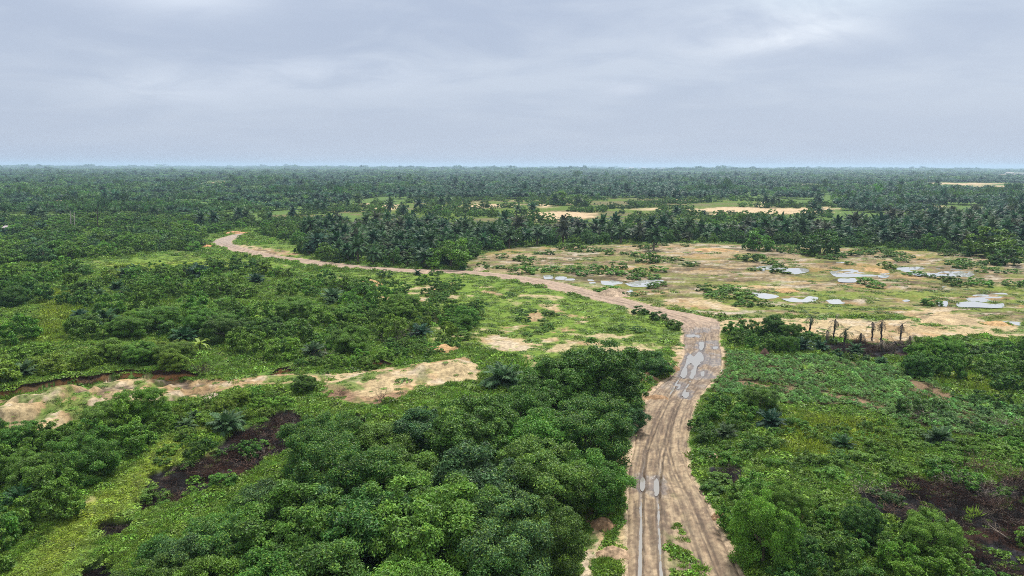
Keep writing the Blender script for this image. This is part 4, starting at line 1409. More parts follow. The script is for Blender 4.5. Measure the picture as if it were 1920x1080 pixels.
def fill_shrubs(poly, spacing, k, region, pal, hs=(0.75, 1.2), tree_share=0.0, palm_share=0.0, gate=None, avoid=('burn',), margin=1.5, mr=2.1):
    for x, y, s in region_points(poly, spacing, gate, avoid=avoid, margin=margin):
        t = tone_at(x, y, pal, len(region))
        u = RNG.random()
        if u < palm_share:
            plant('oil_palm', x, y, s * 0.62 * k / 3.0, 1.0, PALM_T[RNG.integers(0, 3)], None, region, trunk='low')
        elif u < palm_share + tree_share:
            plant('broadleaf_tree', x, y, s * 0.60 * k / 4.0, RNG.uniform(0.8, 1.1) * (0.8 if region in ('bushland', 'far bush') else 1.0), t, None, region)
        else:
            plant('shrub', x, y, s * 0.58 * k / mr, RNG.uniform(*hs), t, None, region)


G1 = lambda sz, lo, seed: (lambda x, y: fbm(x, y, sz, 3, seed) > lo)
NEARPAL = [DEEP, MID, MID, BRIGHT, YEL]
# left of the lime slope
fill_shrubs([(-260, 830), (40, 845), (140, 812), (250, 780), (310, 772), (330, 800), (300, 845), (222, 890), (135, 955), (60, 1020), (-30, 1100), (-260, 1180)], (3.0, 4.6), 1.12, 'slope', [DEEP, MID, MID, BRIGHT], (0.9, 1.3), 0.35, 0.03)
fill_shrubs([(310, 772), (470, 742), (560, 748), (520, 775), (430, 800), (385, 815), (330, 850), (300, 880), (330, 800)], (1.6, 2.8), 1.05, 'pit', [MID, BRIGHT, YEL], (0.6, 1.0), 0, 0.03)
fill_shrubs([(310, 852), (385, 832), (402, 852), (345, 878)], (1.6, 2.4), 1.0, 'pit', [MID, DEEP, BRIGHT], (0.7, 1.0), avoid=())
fill_shrubs([(258, 958), (300, 890), (430, 815), (530, 825), (530, 850), (400, 915)], (1.6, 3.4), 0.9, 'pit', [MID, DEEP, BRIGHT], (0.6, 0.9), avoid=(), gate=G1(4, 0.68, 327))
fill_shrubs([(1640, 925), (1780, 915), (1920, 900), (2100, 890), (2100, 1200), (1850, 1200), (1830, 1060), (1700, 970)], (1.4, 3.2), 0.9, 'weeds', [MID, BLUE, BRIGHT], (0.6, 0.9), avoid=(), gate=G1(5, 0.66, 329))
# bushland between the sandy track and the far road
BUSHLAND = [(-300, 540), (0, 522), (150, 508), (330, 510), (430, 502), (560, 524), (690, 542), (690, 560), (750, 585), (890, 604), (850, 640), (790, 668), (560, 672), (400, 702), (180, 705), (50, 730), (-300, 790)]
gapA = lambda x, y: (fbm(x, y, 12.0, 3, 333) > 0.49) & (plan(x, y)['lime'] < 0.5)
fill_shrubs(BUSHLAND, (3.3, 6.6), 1.04, 'bushland', [DEEP, MID, BRIGHT, MID, BRIGHT, YEL], (0.75, 1.15), 0.26, 0.07, gate=gapA)
fill_shrubs([(560, 530), (700, 530), (860, 535), (900, 560), (900, 610), (840, 660), (700, 690), (560, 690), (690, 560)], (2.0, 4.0), 1.0, 'meadow edge', [MID, MID, BRIGHT], (0.6, 0.95), 0, 0.0, gate=G1(10, 0.52, 341))
# beyond the grassy strip
fill_shrubs([(-340, 490), (0, 498), (150, 486), (300, 474), (378, 480), (380, 462), (368, 452), (395, 438), (430, 432), (470, 426), (470, 412), (200, 412), (-340, 416)], (4.4, 7.6), 1.12, 'far bush', [DEEP, MID, BRIGHT, BLUE, MID, BRIGHT], (0.65, 1.0), 0.36, 0.12, gate=G1(24, 0.36, 337), margin=4)
fill_shrubs([(482, 428), (500, 412), (620, 412), (600, 430), (560, 458), (515, 446), (484, 435)], (3.6, 6.5), 1.0, 'hairpin', [MID, BRIGHT, MID], (0.7, 1.0), 0.2, 0.05, gate=G1(14, 0.42, 351))
# clearing and meadow: only scattered low bushes
fill_shrubs([(870, 490), (960, 466), (1300, 458), (1700, 472), (2100, 486), (2200, 600), (1920, 604), (1700, 590), (1360, 588), (1220, 566), (1060, 530)], (3.6, 6.5), 0.95, 'clearing', [MID, BRIGHT, BRIGHT], (0.35, 0.6), 0, 0.0, gate=G1(15, 0.64, 361))
fill_shrubs([(960, 540), (1110, 568), (1260, 612), (1275, 635), (1200, 655), (1040, 660), (940, 600)], (2.2, 3.6), 0.95, 'meadow', [MID, BRIGHT], (0.35, 0.6), 0, 0, gate=G1(8, 0.62, 371))
for px, py, s, lab in ((1200, 588, 1.0, 'low dark bush on the meadow side of the road bend'), (1236, 600, 1.1, 'dark bush on the inside of the road bend'), (1262, 616, 1.1, 'rounded green bush touching the road just before the junction'),
                       (1217, 492, 1.9, 'wide green bush alone in the brown clearing'), (905, 503, 1.2, 'low bush at the near corner of the clearing by the far road'), (722, 520, 1.3, 'dark meadow bush beside the orange sand heap'), (815, 516, 0.9, 'green bush on the far road verge beside the spoil ridge')):
    c = P(px, py)
    plant('shrub', c[0], c[1], s, 0.65, DEEP if 'dark' in lab else MID, lab, 'single')
# right hand field
fill_shrubs([(1362, 648), (1372, 622), (1430, 616), (1520, 634), (1560, 655), (1480, 664)], (2.4, 4.2), 1.05, 'hedge', [DEEP, MID, MID], (0.8, 1.1), 0.1, 0.08, margin=1.0)
fill_shrubs([(1500, 655), (1545, 640), (1600, 655), (1700, 668), (1720, 690), (1600, 680)], (2.2, 3.4), 0.9, 'burnt palms', [DEEP, BLUE], (0.6, 0.9), 0, 0.55, gate=G1(7, 0.50, 381))
fill_shrubs([(1695, 668), (1760, 660), (1800, 668), (1790, 695), (1770, 720), (1720, 705), (1690, 680)], (2.8, 4.6), 1.1, 'field clump', [DEEP, MID, BRIGHT], (0.9, 1.2), 0.3, 0, avoid=())
fill_shrubs([(1800, 698), (1850, 682), (1920, 674), (2150, 676), (2150, 760), (1920, 738), (1860, 722)], (3.2, 5.0), 1.12, 'field clump', [DEEP, MID, MID, BRIGHT], (0.7, 1.0), 0.30, 0.0)
fill_shrubs([(1705, 656), (1760, 650), (2150, 664), (2150, 682), (1760, 668)], (2.6, 4.4), 1.0, 'field clump', [MID, BRIGHT, DEEP], (0.6, 0.9), 0.15, 0.0)
fill_shrubs([(1310, 800), (1325, 765), (1400, 745), (1440, 770), (1430, 800), (1360, 830), (1310, 840)], (2.2, 3.6), 1.1, 'verge', [DEEP, DEEP, MID], (0.8, 1.1), 0.15, 0.04, margin=0.6)
fill_shrubs([(1300, 850), (1400, 832), (1600, 850), (1750, 842), (1920, 812), (2100, 800), (2100, 890), (1800, 905), (1640, 905), (1560, 960), (1400, 940), (1340, 935)], (1.5, 3.0), 1.05, 'weeds', [MID, BRIGHT, BRIGHT, MID], (0.5, 0.85), 0, 0.03, gate=G1(7, 0.50, 391), margin=0.6)
fill_shrubs([(1440, 770), (1640, 775), (1740, 800), (1900, 800), (1750, 842), (1560, 845), (1420, 830)], (1.4, 2.6), 1.0, 'weeds', [MID, BRIGHT], (0.5, 0.8), 0, 0.03, gate=G1(6, 0.60, 395))
fill_shrubs([(1690, 770), (1780, 745), (1920, 760), (2100, 780), (2100, 880), (1900, 870), (1750, 850)], (1.8, 3.2), 1.05, 'scrub', [MID, BLUE, DEEP], (0.7, 1.05), 0.05, 0.06, gate=G1(7, 0.46, 397), margin=0.6)
fill_shrubs([(1352, 1005), (1400, 960), (1500, 940), (1570, 985), (1700, 1022), (1790, 1060), (1840, 1120), (1840, 1300), (1440, 1300), (1395, 1110)], (2.0, 3.2), 1.15, 'vines', [BRIGHT, BRIGHT, MID, DEEP], (0.85, 1.2), 0.12, 0, margin=0.5)
# the palm belt and the strips beyond it
BELT = [(572, 474), (604, 493), (645, 499), (700, 503), (790, 502), (868, 495), (890, 474), (960, 464), (1100, 458), (1300, 454), (1500, 460), (1700, 468), (1920, 482), (2250, 500), (2250, 404), (1900, 402), (1570, 428), (1400, 436), (1000, 437), (760, 428), (610, 428), (570, 447)]
for x, y, s in region_points(BELT, (4.0, 8.2), margin=2.0):
    px, py, _ = proj(x, y)
    front = sdist(PA(BELT), np.array([x]), np.array([y]))[0]
    if front < 12 and RNG.random() < 0.5 or RNG.random() < 0.26:
        plant('broadleaf_tree', x, y, RNG.uniform(0.75, 1.1), RNG.uniform(0.85, 1.1), tone_at(x, y, [DEEP, DEEP, BLUE, MID], 3), None, 'belt')
    else:
        plant('oil_palm', x, y, RNG.uniform(0.75, 1.2), RNG.uniform(0.55, 1.25), PALM_T[RNG.integers(0, 4)], None, 'belt', trunk='tall')
fill_shrubs(BELT, (2.6, 4.0), 1.35, 'belt foot', [DEEP, MID, MID], (0.8, 1.25), 0, 0, gate=lambda x, y: sdist(PA(BELT), x, y) < 6.0, margin=1.2)
fill_shrubs([(480, 410), (620, 400), (760, 412), (1000, 420), (1400, 416), (1560, 410), (1560, 385), (1400, 376), (960, 372), (640, 384)], (5, 9), 0.9, 'beyond belt', [MID, BRIGHT, DEEP], (0.6, 0.9), 0.15, 0.06, gate=G1(30, 0.57, 411))


# ------------------------------------------------------------------ labels: each plant by its look and by the landmark it stands nearest to
MARKS = {
    'canopy': [(1200, 690, 'the roadside heaps'), (940, 690, 'the big palm fan'), (700, 760, 'the sandy track'), (500, 830, 'the burnt pit'), (1160, 900, 'the rut puddles'), (280, 1000, 'the lime green slope'), (1100, 1010, 'the roadside grass'), (900, 860, 'its middle'), (700, 1060, 'its near foot')],
    'slope': [(60, 830, 'the end of the sandy track'), (230, 790, 'the sandy track bend'), (260, 890, 'the lime green slope'), (30, 960, 'the teal young palm')],
    'pit': [(420, 800, 'the pale young palm'), (300, 890, 'the burnt pit'), (540, 760, 'the charred ring'), (350, 780, 'the sandy track edge')],
    'bushland': [(320, 690, 'the cut bank'), (100, 720, 'the bank end'), (530, 690, 'the short cut bank'), (180, 600, 'the dark palm in the gap'), (370, 520, 'the dark round palm'), (640, 540, 'the orange sand heap'), (740, 630, 'the grey dead shrub'), (850, 600, 'the sandy meadow spots'), (200, 510, 'the grassy strip'), (520, 600, 'its middle'), (30, 560, 'the yellow grass gap')],
    'meadow edge': [(700, 530, 'the orange sand heap'), (780, 550, 'the pale sand spots'), (740, 630, 'the grey dead shrub'), (880, 600, 'the open meadow'), (700, 680, 'the red cut bank')],
    'far bush': [(20, 428, 'the small hut'), (137, 415, 'the two bare trunks'), (300, 485, 'the grassy strip'), (395, 455, 'the road hairpin'), (185, 430, 'the lone dark palm')],
    'hairpin': [(460, 440, 'the vanishing road'), (540, 465, 'the pale verge of the hairpin')],
    'clearing': [(1580, 510, 'the long pools'), (1130, 528, 'the pools beside the road'), (1440, 555, 'the narrow pools'), (1830, 560, 'the forked pool'), (1310, 570, 'the pale silt patch'), (1300, 470, 'the palm belt'), (1700, 590, 'the sandy side track')],
    'meadow': [(950, 640, 'the pale sand patch'), (1100, 600, 'the sandy streaks'), (1240, 615, 'the road bend')],
    'hedge': [(1370, 640, 'the road junction'), (1500, 640, 'the burnt palms')],
    'burnt palms': [(1520, 640, 'the first burnt palm'), (1680, 655, 'the ash ground')],
    'field clump': [(1740, 660, 'the ash ground'), (1850, 700, 'the yellow grass gap'), (1850, 640, 'the sandy side track')],
    'verge': [(1320, 790, 'the road edge'), (1420, 780, 'the dusty young palm')],
    'weeds': [(1360, 890, 'the small burnt hollow'), (1580, 838, 'the spiky young palm'), (1660, 900, 'the burnt ground'), (1320, 870, 'the road edge'), (1560, 800, 'the lime green weeds'), (1480, 950, 'the vine covered tree')],
    'scrub': [(1760, 740, 'the purple earth'), (1760, 830, 'the faded grey palm'), (1900, 860, 'the burnt ground')],
    'vines': [(1435, 965, 'the tall tree'), (1390, 1060, 'the near road edge'), (1780, 1060, 'the burnt ground'), (1600, 1000, 'the bare gap')],
    'belt': [(845, 470, 'the rounded bright tree'), (670, 480, 'the starburst palm'), (1050, 440, 'the wide bush'), (1225, 440, 'the tallest palm'), (1425, 440, 'the rounded green tree'), (1600, 450, 'the long pools'), (1862, 460, 'the light green tree'), (1050, 420, 'the far sand patches'), (700, 425, 'the far road')],
    'belt foot': [(620, 500, 'the starburst palm'), (840, 495, 'the rounded bright tree'), (1000, 462, 'the clearing'), (1300, 455, 'the tallest palm'), (1600, 462, 'the long pools'), (1862, 480, 'the light green tree')],
    'beyond belt': [(1050, 405, 'the sand patch'), (725, 395, 'the reappearing road'), (1400, 395, 'the sand strip'), (550, 400, 'the pale meadow')],
}
PLACE = {'canopy': 'in the clump', 'slope': 'on the slope', 'pit': 'on the grassy rise', 'bushland': 'in the bushland', 'meadow edge': 'on the meadow edge', 'far bush': 'in the far bush', 'hairpin': 'inside the hairpin', 'clearing': 'in the wet clearing', 'meadow': 'in the meadow',
         'hedge': 'above the cassava', 'burnt palms': 'beside the burnt palms', 'field clump': 'beyond the cassava', 'verge': 'on the verge', 'weeds': 'in the weeds', 'scrub': 'in the scrub', 'vines': 'in the vine tangle', 'belt': 'in the palm belt', 'belt foot': 'along the belt foot', 'beyond belt': 'past the palm belt'}
KIND_WORD = {'broadleaf_tree': 'tree', 'oil_palm': 'palm', 'shrub': 'shrub'}
ORD = ['closest', 'second closest', 'third closest', 'fourth closest', 'fifth closest', 'sixth closest', 'seventh closest', 'eighth closest']


def label_plants(items):
    groups = {}
    for kind, p in items:
        if p['label']:
            p['group'] = 'single plants that stand out'
            continue
        px, py, _ = proj(p['x'], p['y'])
        marks = MARKS[p['region']]
        d = [math.hypot(px - a, (py - b) * 2.5) for a, b, _ in marks]
        k = int(np.argmin(d))
        tw = PALM_WORD[PALM_T.index(p['tone'])] if kind == 'oil_palm' else TONE_WORD[p['tone']]
        form = ''
        if kind == 'shrub':
            form = 'flat ' if p['hs'] < 0.72 else 'rounded ' if p['hs'] > 1.0 else ''
        elif kind == 'broadleaf_tree':
            form = 'small ' if p['size'] < 0.62 else 'big ' if p['size'] > 1.0 else ''
        elif p['trunk'] == 'low':
            form = 'low young '
        p['group'] = KIND_WORD[kind] + 's ' + PLACE[p['region']]
        groups.setdefault((form + tw + ' ' + KIND_WORD[kind] + ' ' + PLACE[p['region']], marks[k][2]), []).append((d[k], p))
    for (head, mark), ps in groups.items():
        ps.sort(key=lambda t: t[0])
        for i, (dd, p) in enumerate(ps):
            if len(ps) == 1:
                p['label'] = head + ' near ' + mark
            elif len(ps) <= 8:
                p['label'] = head + ', ' + ORD[i] + ' to ' + mark
            else:
                p['label'] = head + ', one of several around ' + mark
                p['group'] = head + ' around ' + mark


LIMIT = 280
REST = {}


def make_plants():
    chosen = []
    for kind, ps in PLANTS.items():
        x, y = np.array([p['x'] for p in ps]), np.array([p['y'] for p in ps])
        r = plan(x, y)
        z = height(x, y, r)
        sc = pxm(x, y)
        px, py, w = proj(x, y, 3.0)
        for i, p in enumerate(ps):
            p['zg'], p['ppm'] = float(z[i]), float(sc[i])
            seen = -60 < px[i] < 1980 and py[i] < 1150
            p['rank'] = p['size'] * p['ppm'] * (1 if seen else 0.02) + (1e6 if p['label'] else 0)
        ps.sort(key=lambda p: -p['rank'])
        chosen += [(kind, p) for p in ps[:LIMIT]]
        REST[kind] = ps[LIMIT:]
    label_plants(chosen)
    for kind, p in chosen:
        s = p['size']
        near = p['ppm'] > 7.0
        if kind == 'shrub':
            pool = BUSH0 if near else BUSH1
            o = link('shrub', pool[p['var'] % len(pool)], label=p['label'], category='shrub', group=p['group'])
            k = s * (2.1 / (2.0 if near else 2.3))
            o.scale = (k, k, k * p['hs'])
            o.location = (p['x'], p['y'], p['zg'] - 0.1)
            o.rotation_euler = (0, 0, p['rot'])
            o.color = (*p['tone'], 1)
            continue
        root = link(kind, None, label=p['label'], category='tree' if kind == 'broadleaf_tree' else 'palm tree', group=p['group'])
        root.location = (p['x'], p['y'], p['zg'] - 0.05)
        lean = 0.12 if p['trunk'] == 'tall' else 0.05 if kind == 'broadleaf_tree' else 0.0
        root.rotation_euler = (lean * math.sin(p['rot'] * 5), lean * math.cos(p['rot'] * 7), p['rot'])
        if kind == 'broadleaf_tree':
            k = s if near else s
            root.scale = (k, k, k * p['hs'])
            pool = TREE0 if near else TREE1
            tr = link('trunk', TRUNK[p['var'] % 3], root)
            cr = link('crown', pool[p['var'] % len(pool)], root)
        else:
            if p['trunk'] == 'tall':
                root.scale = (s, s, s * p['hs'])
                tr = link('trunk', PTRUNK[p['var'] % 2], root)
                pool = PALM0 if near else PALM1
                cr = link('crown', pool[p['var'] % len(pool)], root)
                cr.location = (0, 0, 5.6)
            else:
                root.scale = (s, s, s)
                tr = link('trunk', PTRUNK[p['var'] % 2], root)
                tr.scale = (0.8, 0.8, 0.085)
                cr = link('crown', ROSET0[p['var'] % 3], root)
                cr.location = (0, 0, 0.45)
        cr.color = (*p['tone'], 1)


make_plants()


# ------------------------------------------------------------------ stuff: the masses that nobody could count
def rest_scatter(kind, name, label, meshes, k):
    ps = REST[kind]
    if not ps:
        return
    pos = np.array([(p['x'], p['y'], p['zg'] - 0.1) for p in ps])
    scl = np.array([(p['size'] * k[0], p['size'] * k[0], p['size'] * p['hs'] * k[1]) for p in ps])
    tint = np.array([p['tone'] for p in ps])
    scatter(name, label, meshes, pos, scl, np.array([p['rot'] for p in ps]), tint, 5)


def retint(meshes, mat):
    out = []
    for m in meshes:
        c = m.copy()
        c.materials.clear()
        c.materials.append(mat)
        out.append(c)
    return out


B1T = retint(BUSH1, M_COVER)
T1T = retint(TREE1, M_COVER)
rest_scatter('shrub', 'undergrowth', 'smaller bushes filling the scrub between the larger shrubs', B1T, (0.91, 0.91))
rest_scatter('broadleaf_tree', 'woodland', 'smaller broadleaf trees standing farther off in the bush', T1T, (1.0, 1.0))
PALM1F = []
for i in range(3):
    m = PALM1[i].copy()
    co = np.empty(len(m.vertices) * 3, np.float32)
    m.vertices.foreach_get('co', co)
    co[2::3] += 5.6
    m.vertices.foreach_set('co', co)
    m.materials.clear()
    m.materials.append(M_COVER)
    PALM1F.append(m)
rest_scatter('oil_palm', 'palm_grove', 'farther oil palms massed at the back of the belt', PALM1F, (1.0, 1.0))


def far_forest():
    """Forest from behind the belt to the horizon, coarser with distance."""
    pos, scl, tint, pal = [], [], [], []
    for y0, y1, sp, rad, hgt in ((395, 620, 5.2, 3.6, 5.6), (620, 1000, 7.5, 5.0, 6.4), (1000, 1700, 11, 7.5, 7.0), (1700, 3200, 18, 12.5, 7.5), (3200, 6200, 32, 22, 8), (6200, 13500, 60, 42, 9)):
        nx = int(y1 * 1.9 / sp)
        ny = int((y1 - y0) / sp)
        X, Y = np.meshgrid((np.arange(nx) - nx / 2) * sp, y0 + np.arange(ny) * sp)
        X = (X + sp * RNG.uniform(-0.55, 0.55, X.shape)).ravel()
        Y = (Y + sp * RNG.uniform(-0.55, 0.55, Y.shape)).ravel()
        m = np.abs(X) < Y * 0.92
        X, Y = X[m], Y[m]
        r = plan(X, Y)
        px, py, _ = proj(X, Y)
        # clearings: the strips of sand and meadow, kept open also just in front so that they show
        ok = (r['far'] < 0.25) & (r['road_sd'] < -3) & (r['wet'] < 0.2)
        pxs, pys, _ = proj(X, Y + 0 * X)
        r2 = plan(X, Y + np.clip(Y * 0.10, 10, 130))
        ok &= r2['far'] < 0.5
        ok &= (fbm(X, Y, 34, 4, 423) > np.where(px < 620, 0.475, 0.41)) | (Y > 1700)
        open_ = (r['grass'] > 0.4) & (fbm(X, Y, 60, 3, 421) < 0.60)
        ok &= ~open_
        # the palm belt and bush already stand nearer than this line
        lim = np.interp(px, [-400, 470, 480, 640, 660, 1560, 1580, 1900, 2300], [414, 412, 400, 392, 374, 374, 400, 398, 398])
        ok &= py < lim
        X, Y, px, py = X[ok], Y[ok], px[ok], py[ok]
        n = len(X)
        f = fbm(X, Y, max(60, sp * 6), 4, 431)
        palmy = smooth(0.40, 0.55, f + 0.16 * smooth(300, 900, px) - 0.05) * (Y < 3200)
        isp = RNG.random(n) < palmy * 0.85
        s = rad * RNG.uniform(0.75, 1.3, n)
        hz = hgt * RNG.uniform(0.7, 1.2, n) * (0.75 + 0.5 * fbm(X, Y, max(40, sp * 4), 3, 441))
        hz = np.where(RNG.random(n) < 0.05, hz * RNG.uniform(1.3, 1.9, n), hz)
        hz = hz * (1 + 0.9 * smooth(0.52, 0.66, fbm(X, Y, 1600, 3, 459)) * smooth(2500, 5000, Y))
        hz = np.where(isp, hz, hz * (0.7 + 0.6 * smooth(0.35, 0.7, fbm(X, Y, max(90, sp * 6), 3, 457))))
        pos.append(np.stack([X, Y, 0 * X - 0.2], 1))
        scl.append(np.stack([s, s, hz / 1.25], 1))
        g = smooth(0.25, 0.75, 0.5 * fbm(X, Y, max(25, sp * 3), 3, 451) + 0.5 * fbm(X, Y, max(120, sp * 9), 3, 453))[:, None]
        t = np.array([[0.037, 0.108, 0.032]]) * (1 - g) + np.array([[0.082, 0.186, 0.036]]) * g
        t = t * RNG.uniform(0.7, 1.3, (n, 1))
        t = np.where(isp[:, None], np.array([[0.040, 0.105, 0.056]]) * RNG.uniform(0.75, 1.35, (n, 1)), t)
        tint.append(t)
        pal.append(isp)
    pos, scl, tint, pal = np.concatenate(pos), np.concatenate(scl), np.concatenate(tint), np.concatenate(pal)
    rot = RNG.random(len(pos)) * 6.283
    scatter('forest', 'endless mixed forest reaching to the hazy horizon', FARB, pos[~pal], scl[~pal], rot[~pal], tint[~pal], 1)
    scatter('palm_plantation', 'oil palm plantation spread beyond the clearing', FARP, pos[pal], scl[pal] * np.array([[1.0, 1.0, 0.9]]), rot[pal], tint[pal], 2)


def ground_cover():
    n = 150000
    px, py = RNG.uniform(-140, 2060, n), RNG.uniform(415, 1240, n)
    d = np.stack([(px - 960) / FPX, (540 - py) / FPX, -np.ones(n)], 1) @ _R.T
    t = -CAM_H / d[:, 2]
    X, Y = d[:, 0] * t, d[:, 1] * t
    r = plan(X, Y)
    z = height(X, Y, r)
    f1, f2 = fbm(X, Y, 5.0, 4, 461), fbm(X, Y, 14.0, 4, 101)
    u = RNG.random(n)
    dens = np.full(n, 0.75)
    dens = np.where(r['grass'] > 0.5, 0.42, dens)
    dens = np.where(r['lime'] > 0.5, 0.9, dens)
    dens = np.where(r['wet'] > 0.5, 0.16 * smooth(0.50, 0.64, fbm(X * 0.5, Y, 10.0, 5, 117)) + 0.25 * smooth(520, 550, py) * (f1 > 0.5), dens)
    dens = dens * (1 - r['sand'] * 0.96) * (1 - r['far']) * (1 - r['burn'] * 0.95) * (1 - 0.8 * r['ash'])
    bare = r['grass'] * smooth(0.60, 0.70, 0.65 * fbm(X, Y, 9.0, 4, 131) + 0.35 * fbm(X, Y, 3.2, 4, 103)) * smooth(420, 200, r['D'])
    dens = dens * (1 - bare)
    dens = np.where(r['sand'] > 0.5, np.maximum(dens, 0.30 * smooth(0.57, 0.64, fbm(X, Y, 2.4, 4, 143)) * smooth(0.45, 0.60, fbm(X, Y, 11.0, 2, 145))), dens)
    dens = np.where(r['strip'] > 0.4, 1.0, dens)
    dens = np.where((r['road_sd'] > -0.3) | (r['pud'] > -0.6), 0, dens)
    isl = soft_union(W_ISL, X, Y, 0.4, 0.8, f1 - 0.5) * (fbm(X, Y, 1.0, 3, 463) > 0.52)
    z = np.where(isl > 0.4, 0.04, z)
    dens = np.where(isl > 0.4, 0.35, dens)
    dens = np.where(r['cas'] > 0.5, dens * 0.12, dens)
    k = (u < dens)
    X, Y, z, f1, f2, py = X[k], Y[k], z[k], f1[k], f2[k], py[k]
    lime, grass, wet, sand = r['lime'][k], r['grass'][k], r['wet'][k], r['sand'][k]
    m = len(X)
    mpp = 1.0 / pxm(X, Y)
    s = mpp * 10.5 * RNG.uniform(0.6, 1.35, m) * np.where(RNG.random(m) < 0.07, 2.0, 1.0)
    s = np.clip(s, 0.45, 2.6)
    tint = np.array([[0.082, 0.180, 0.022]]) * (1 - f1[:, None]) + np.array([[0.145, 0.25, 0.026]]) * f1[:, None]
    tint = tint * (1 - 0.6 * grass[:, None]) + np.array([[0.130, 0.205, 0.026]]) * 0.6 * grass[:, None]
    tint = tint * (1 - 0.8 * lime[:, None]) + np.array([[0.180, 0.245, 0.022]]) * 0.8 * lime[:, None]
    tint = tint * (1 - 0.5 * wet[:, None]) + np.array([[0.115, 0.145, 0.036]]) * 0.5 * wet[:, None]
    tint = tint * RNG.uniform(0.7, 1.3, (m, 1))
    low = (grass > 0.4) | (wet > 0.4) | (sand > 0.4)
    hz = np.where(low, 0.42, 0.9) * RNG.uniform(0.6, 1.3, m)
    isg = RNG.random(m) < np.where(grass + lime + wet + sand > 0.5, 0.5, 0.22)
    pos = np.stack([X, Y, z - 0.03], 1)
    scl = np.stack([s, s, s * hz], 1)
    rot = RNG.random(m) * 6.283
    scatter('weeds', 'low leafy weeds covering the open ground', HERB, pos[~isg], scl[~isg], rot[~isg], tint[~isg], 3)
    scatter('grass', 'tufted grass on the meadow, verges and clearing', GRAS, pos[isg], scl[isg], rot[isg], tint[isg], 4)


def cassava():
    w = PA(CASSAVA)
    lo, hi = w.min(0), w.max(0)
    X, Y = np.meshgrid(np.arange(lo[0], hi[0], 1.05), np.arange(lo[1], hi[1], 1.05))
    X = (X + RNG.uniform(-0.3, 0.3, X.shape)).ravel()
    Y = (Y + RNG.uniform(-0.3, 0.3, Y.shape)).ravel()
    k = sdist(w, X, Y) > 0
    X, Y = X[k], Y[k]
    r = plan(X, Y)
    k = (r['ash'] < 0.3) & (r['road_sd'] < -0.8) & (r['sand'] < 0.2) & (RNG.random(len(X)) < 0.9)
    X, Y = X[k], Y[k]
    f = fbm(X, Y, 9.0, 3, 471)[:, None]
    tint = (np.array([[0.080, 0.205, 0.044]]) * (1 - f) + np.array([[0.130, 0.265, 0.052]]) * f) * RNG.uniform(0.75, 1.25, (len(X), 1))
    s = RNG.uniform(0.8, 1.35, len(X))
    scatter('cassava_field', 'field of knee high cassava plants beside the road', CASS, np.stack([X, Y, zground(X, Y) - 0.05], 1), np.stack([s, s, s * RNG.uniform(0.6, 1.0, len(X))], 1), RNG.random(len(X)) * 6.283, tint, 6)


def charred_debris():
    pts = [RNG.uniform(w.min(0), w.max(0), (int(np.prod(w.max(0) - w.min(0)) * 3), 2)) for w in W_BURN]
    q = np.concatenate(pts)
    X, Y = q[:, 0], q[:, 1]
    r = plan(X, Y)
    k = (r['burn'] > 0.4) & (RNG.random(len(X)) < 0.15 + 0.85 * (fbm(X, Y, 3.0, 3, 481) > 0.5)) & (r['D'] < 170)
    X, Y = X[k], Y[k]
    n = len(X)
    tint = np.where(RNG.random((n, 1)) < 0.72, np.array([[0.012, 0.010, 0.010]]), np.array([[0.050, 0.026, 0.018]])) * RNG.uniform(0.6, 1.5, (n, 1))
    tint = np.where(RNG.random((n, 1)) < 0.10, np.array([[0.17, 0.14, 0.11]]), tint)
    s = RNG.uniform(0.15, 0.5, n)
    meshes = retint(TWIG, M_CHARR)
    scatter('charred_debris', 'charred stems and ash littering the burnt ground', meshes, np.stack([X, Y, zground(X, Y)], 1), np.stack([s * 1.5, s * 1.5, s * 0.55], 1), RNG.random(n) * 6.283, tint, 9)


charred_debris()
far_forest()
ground_cover()
cassava()


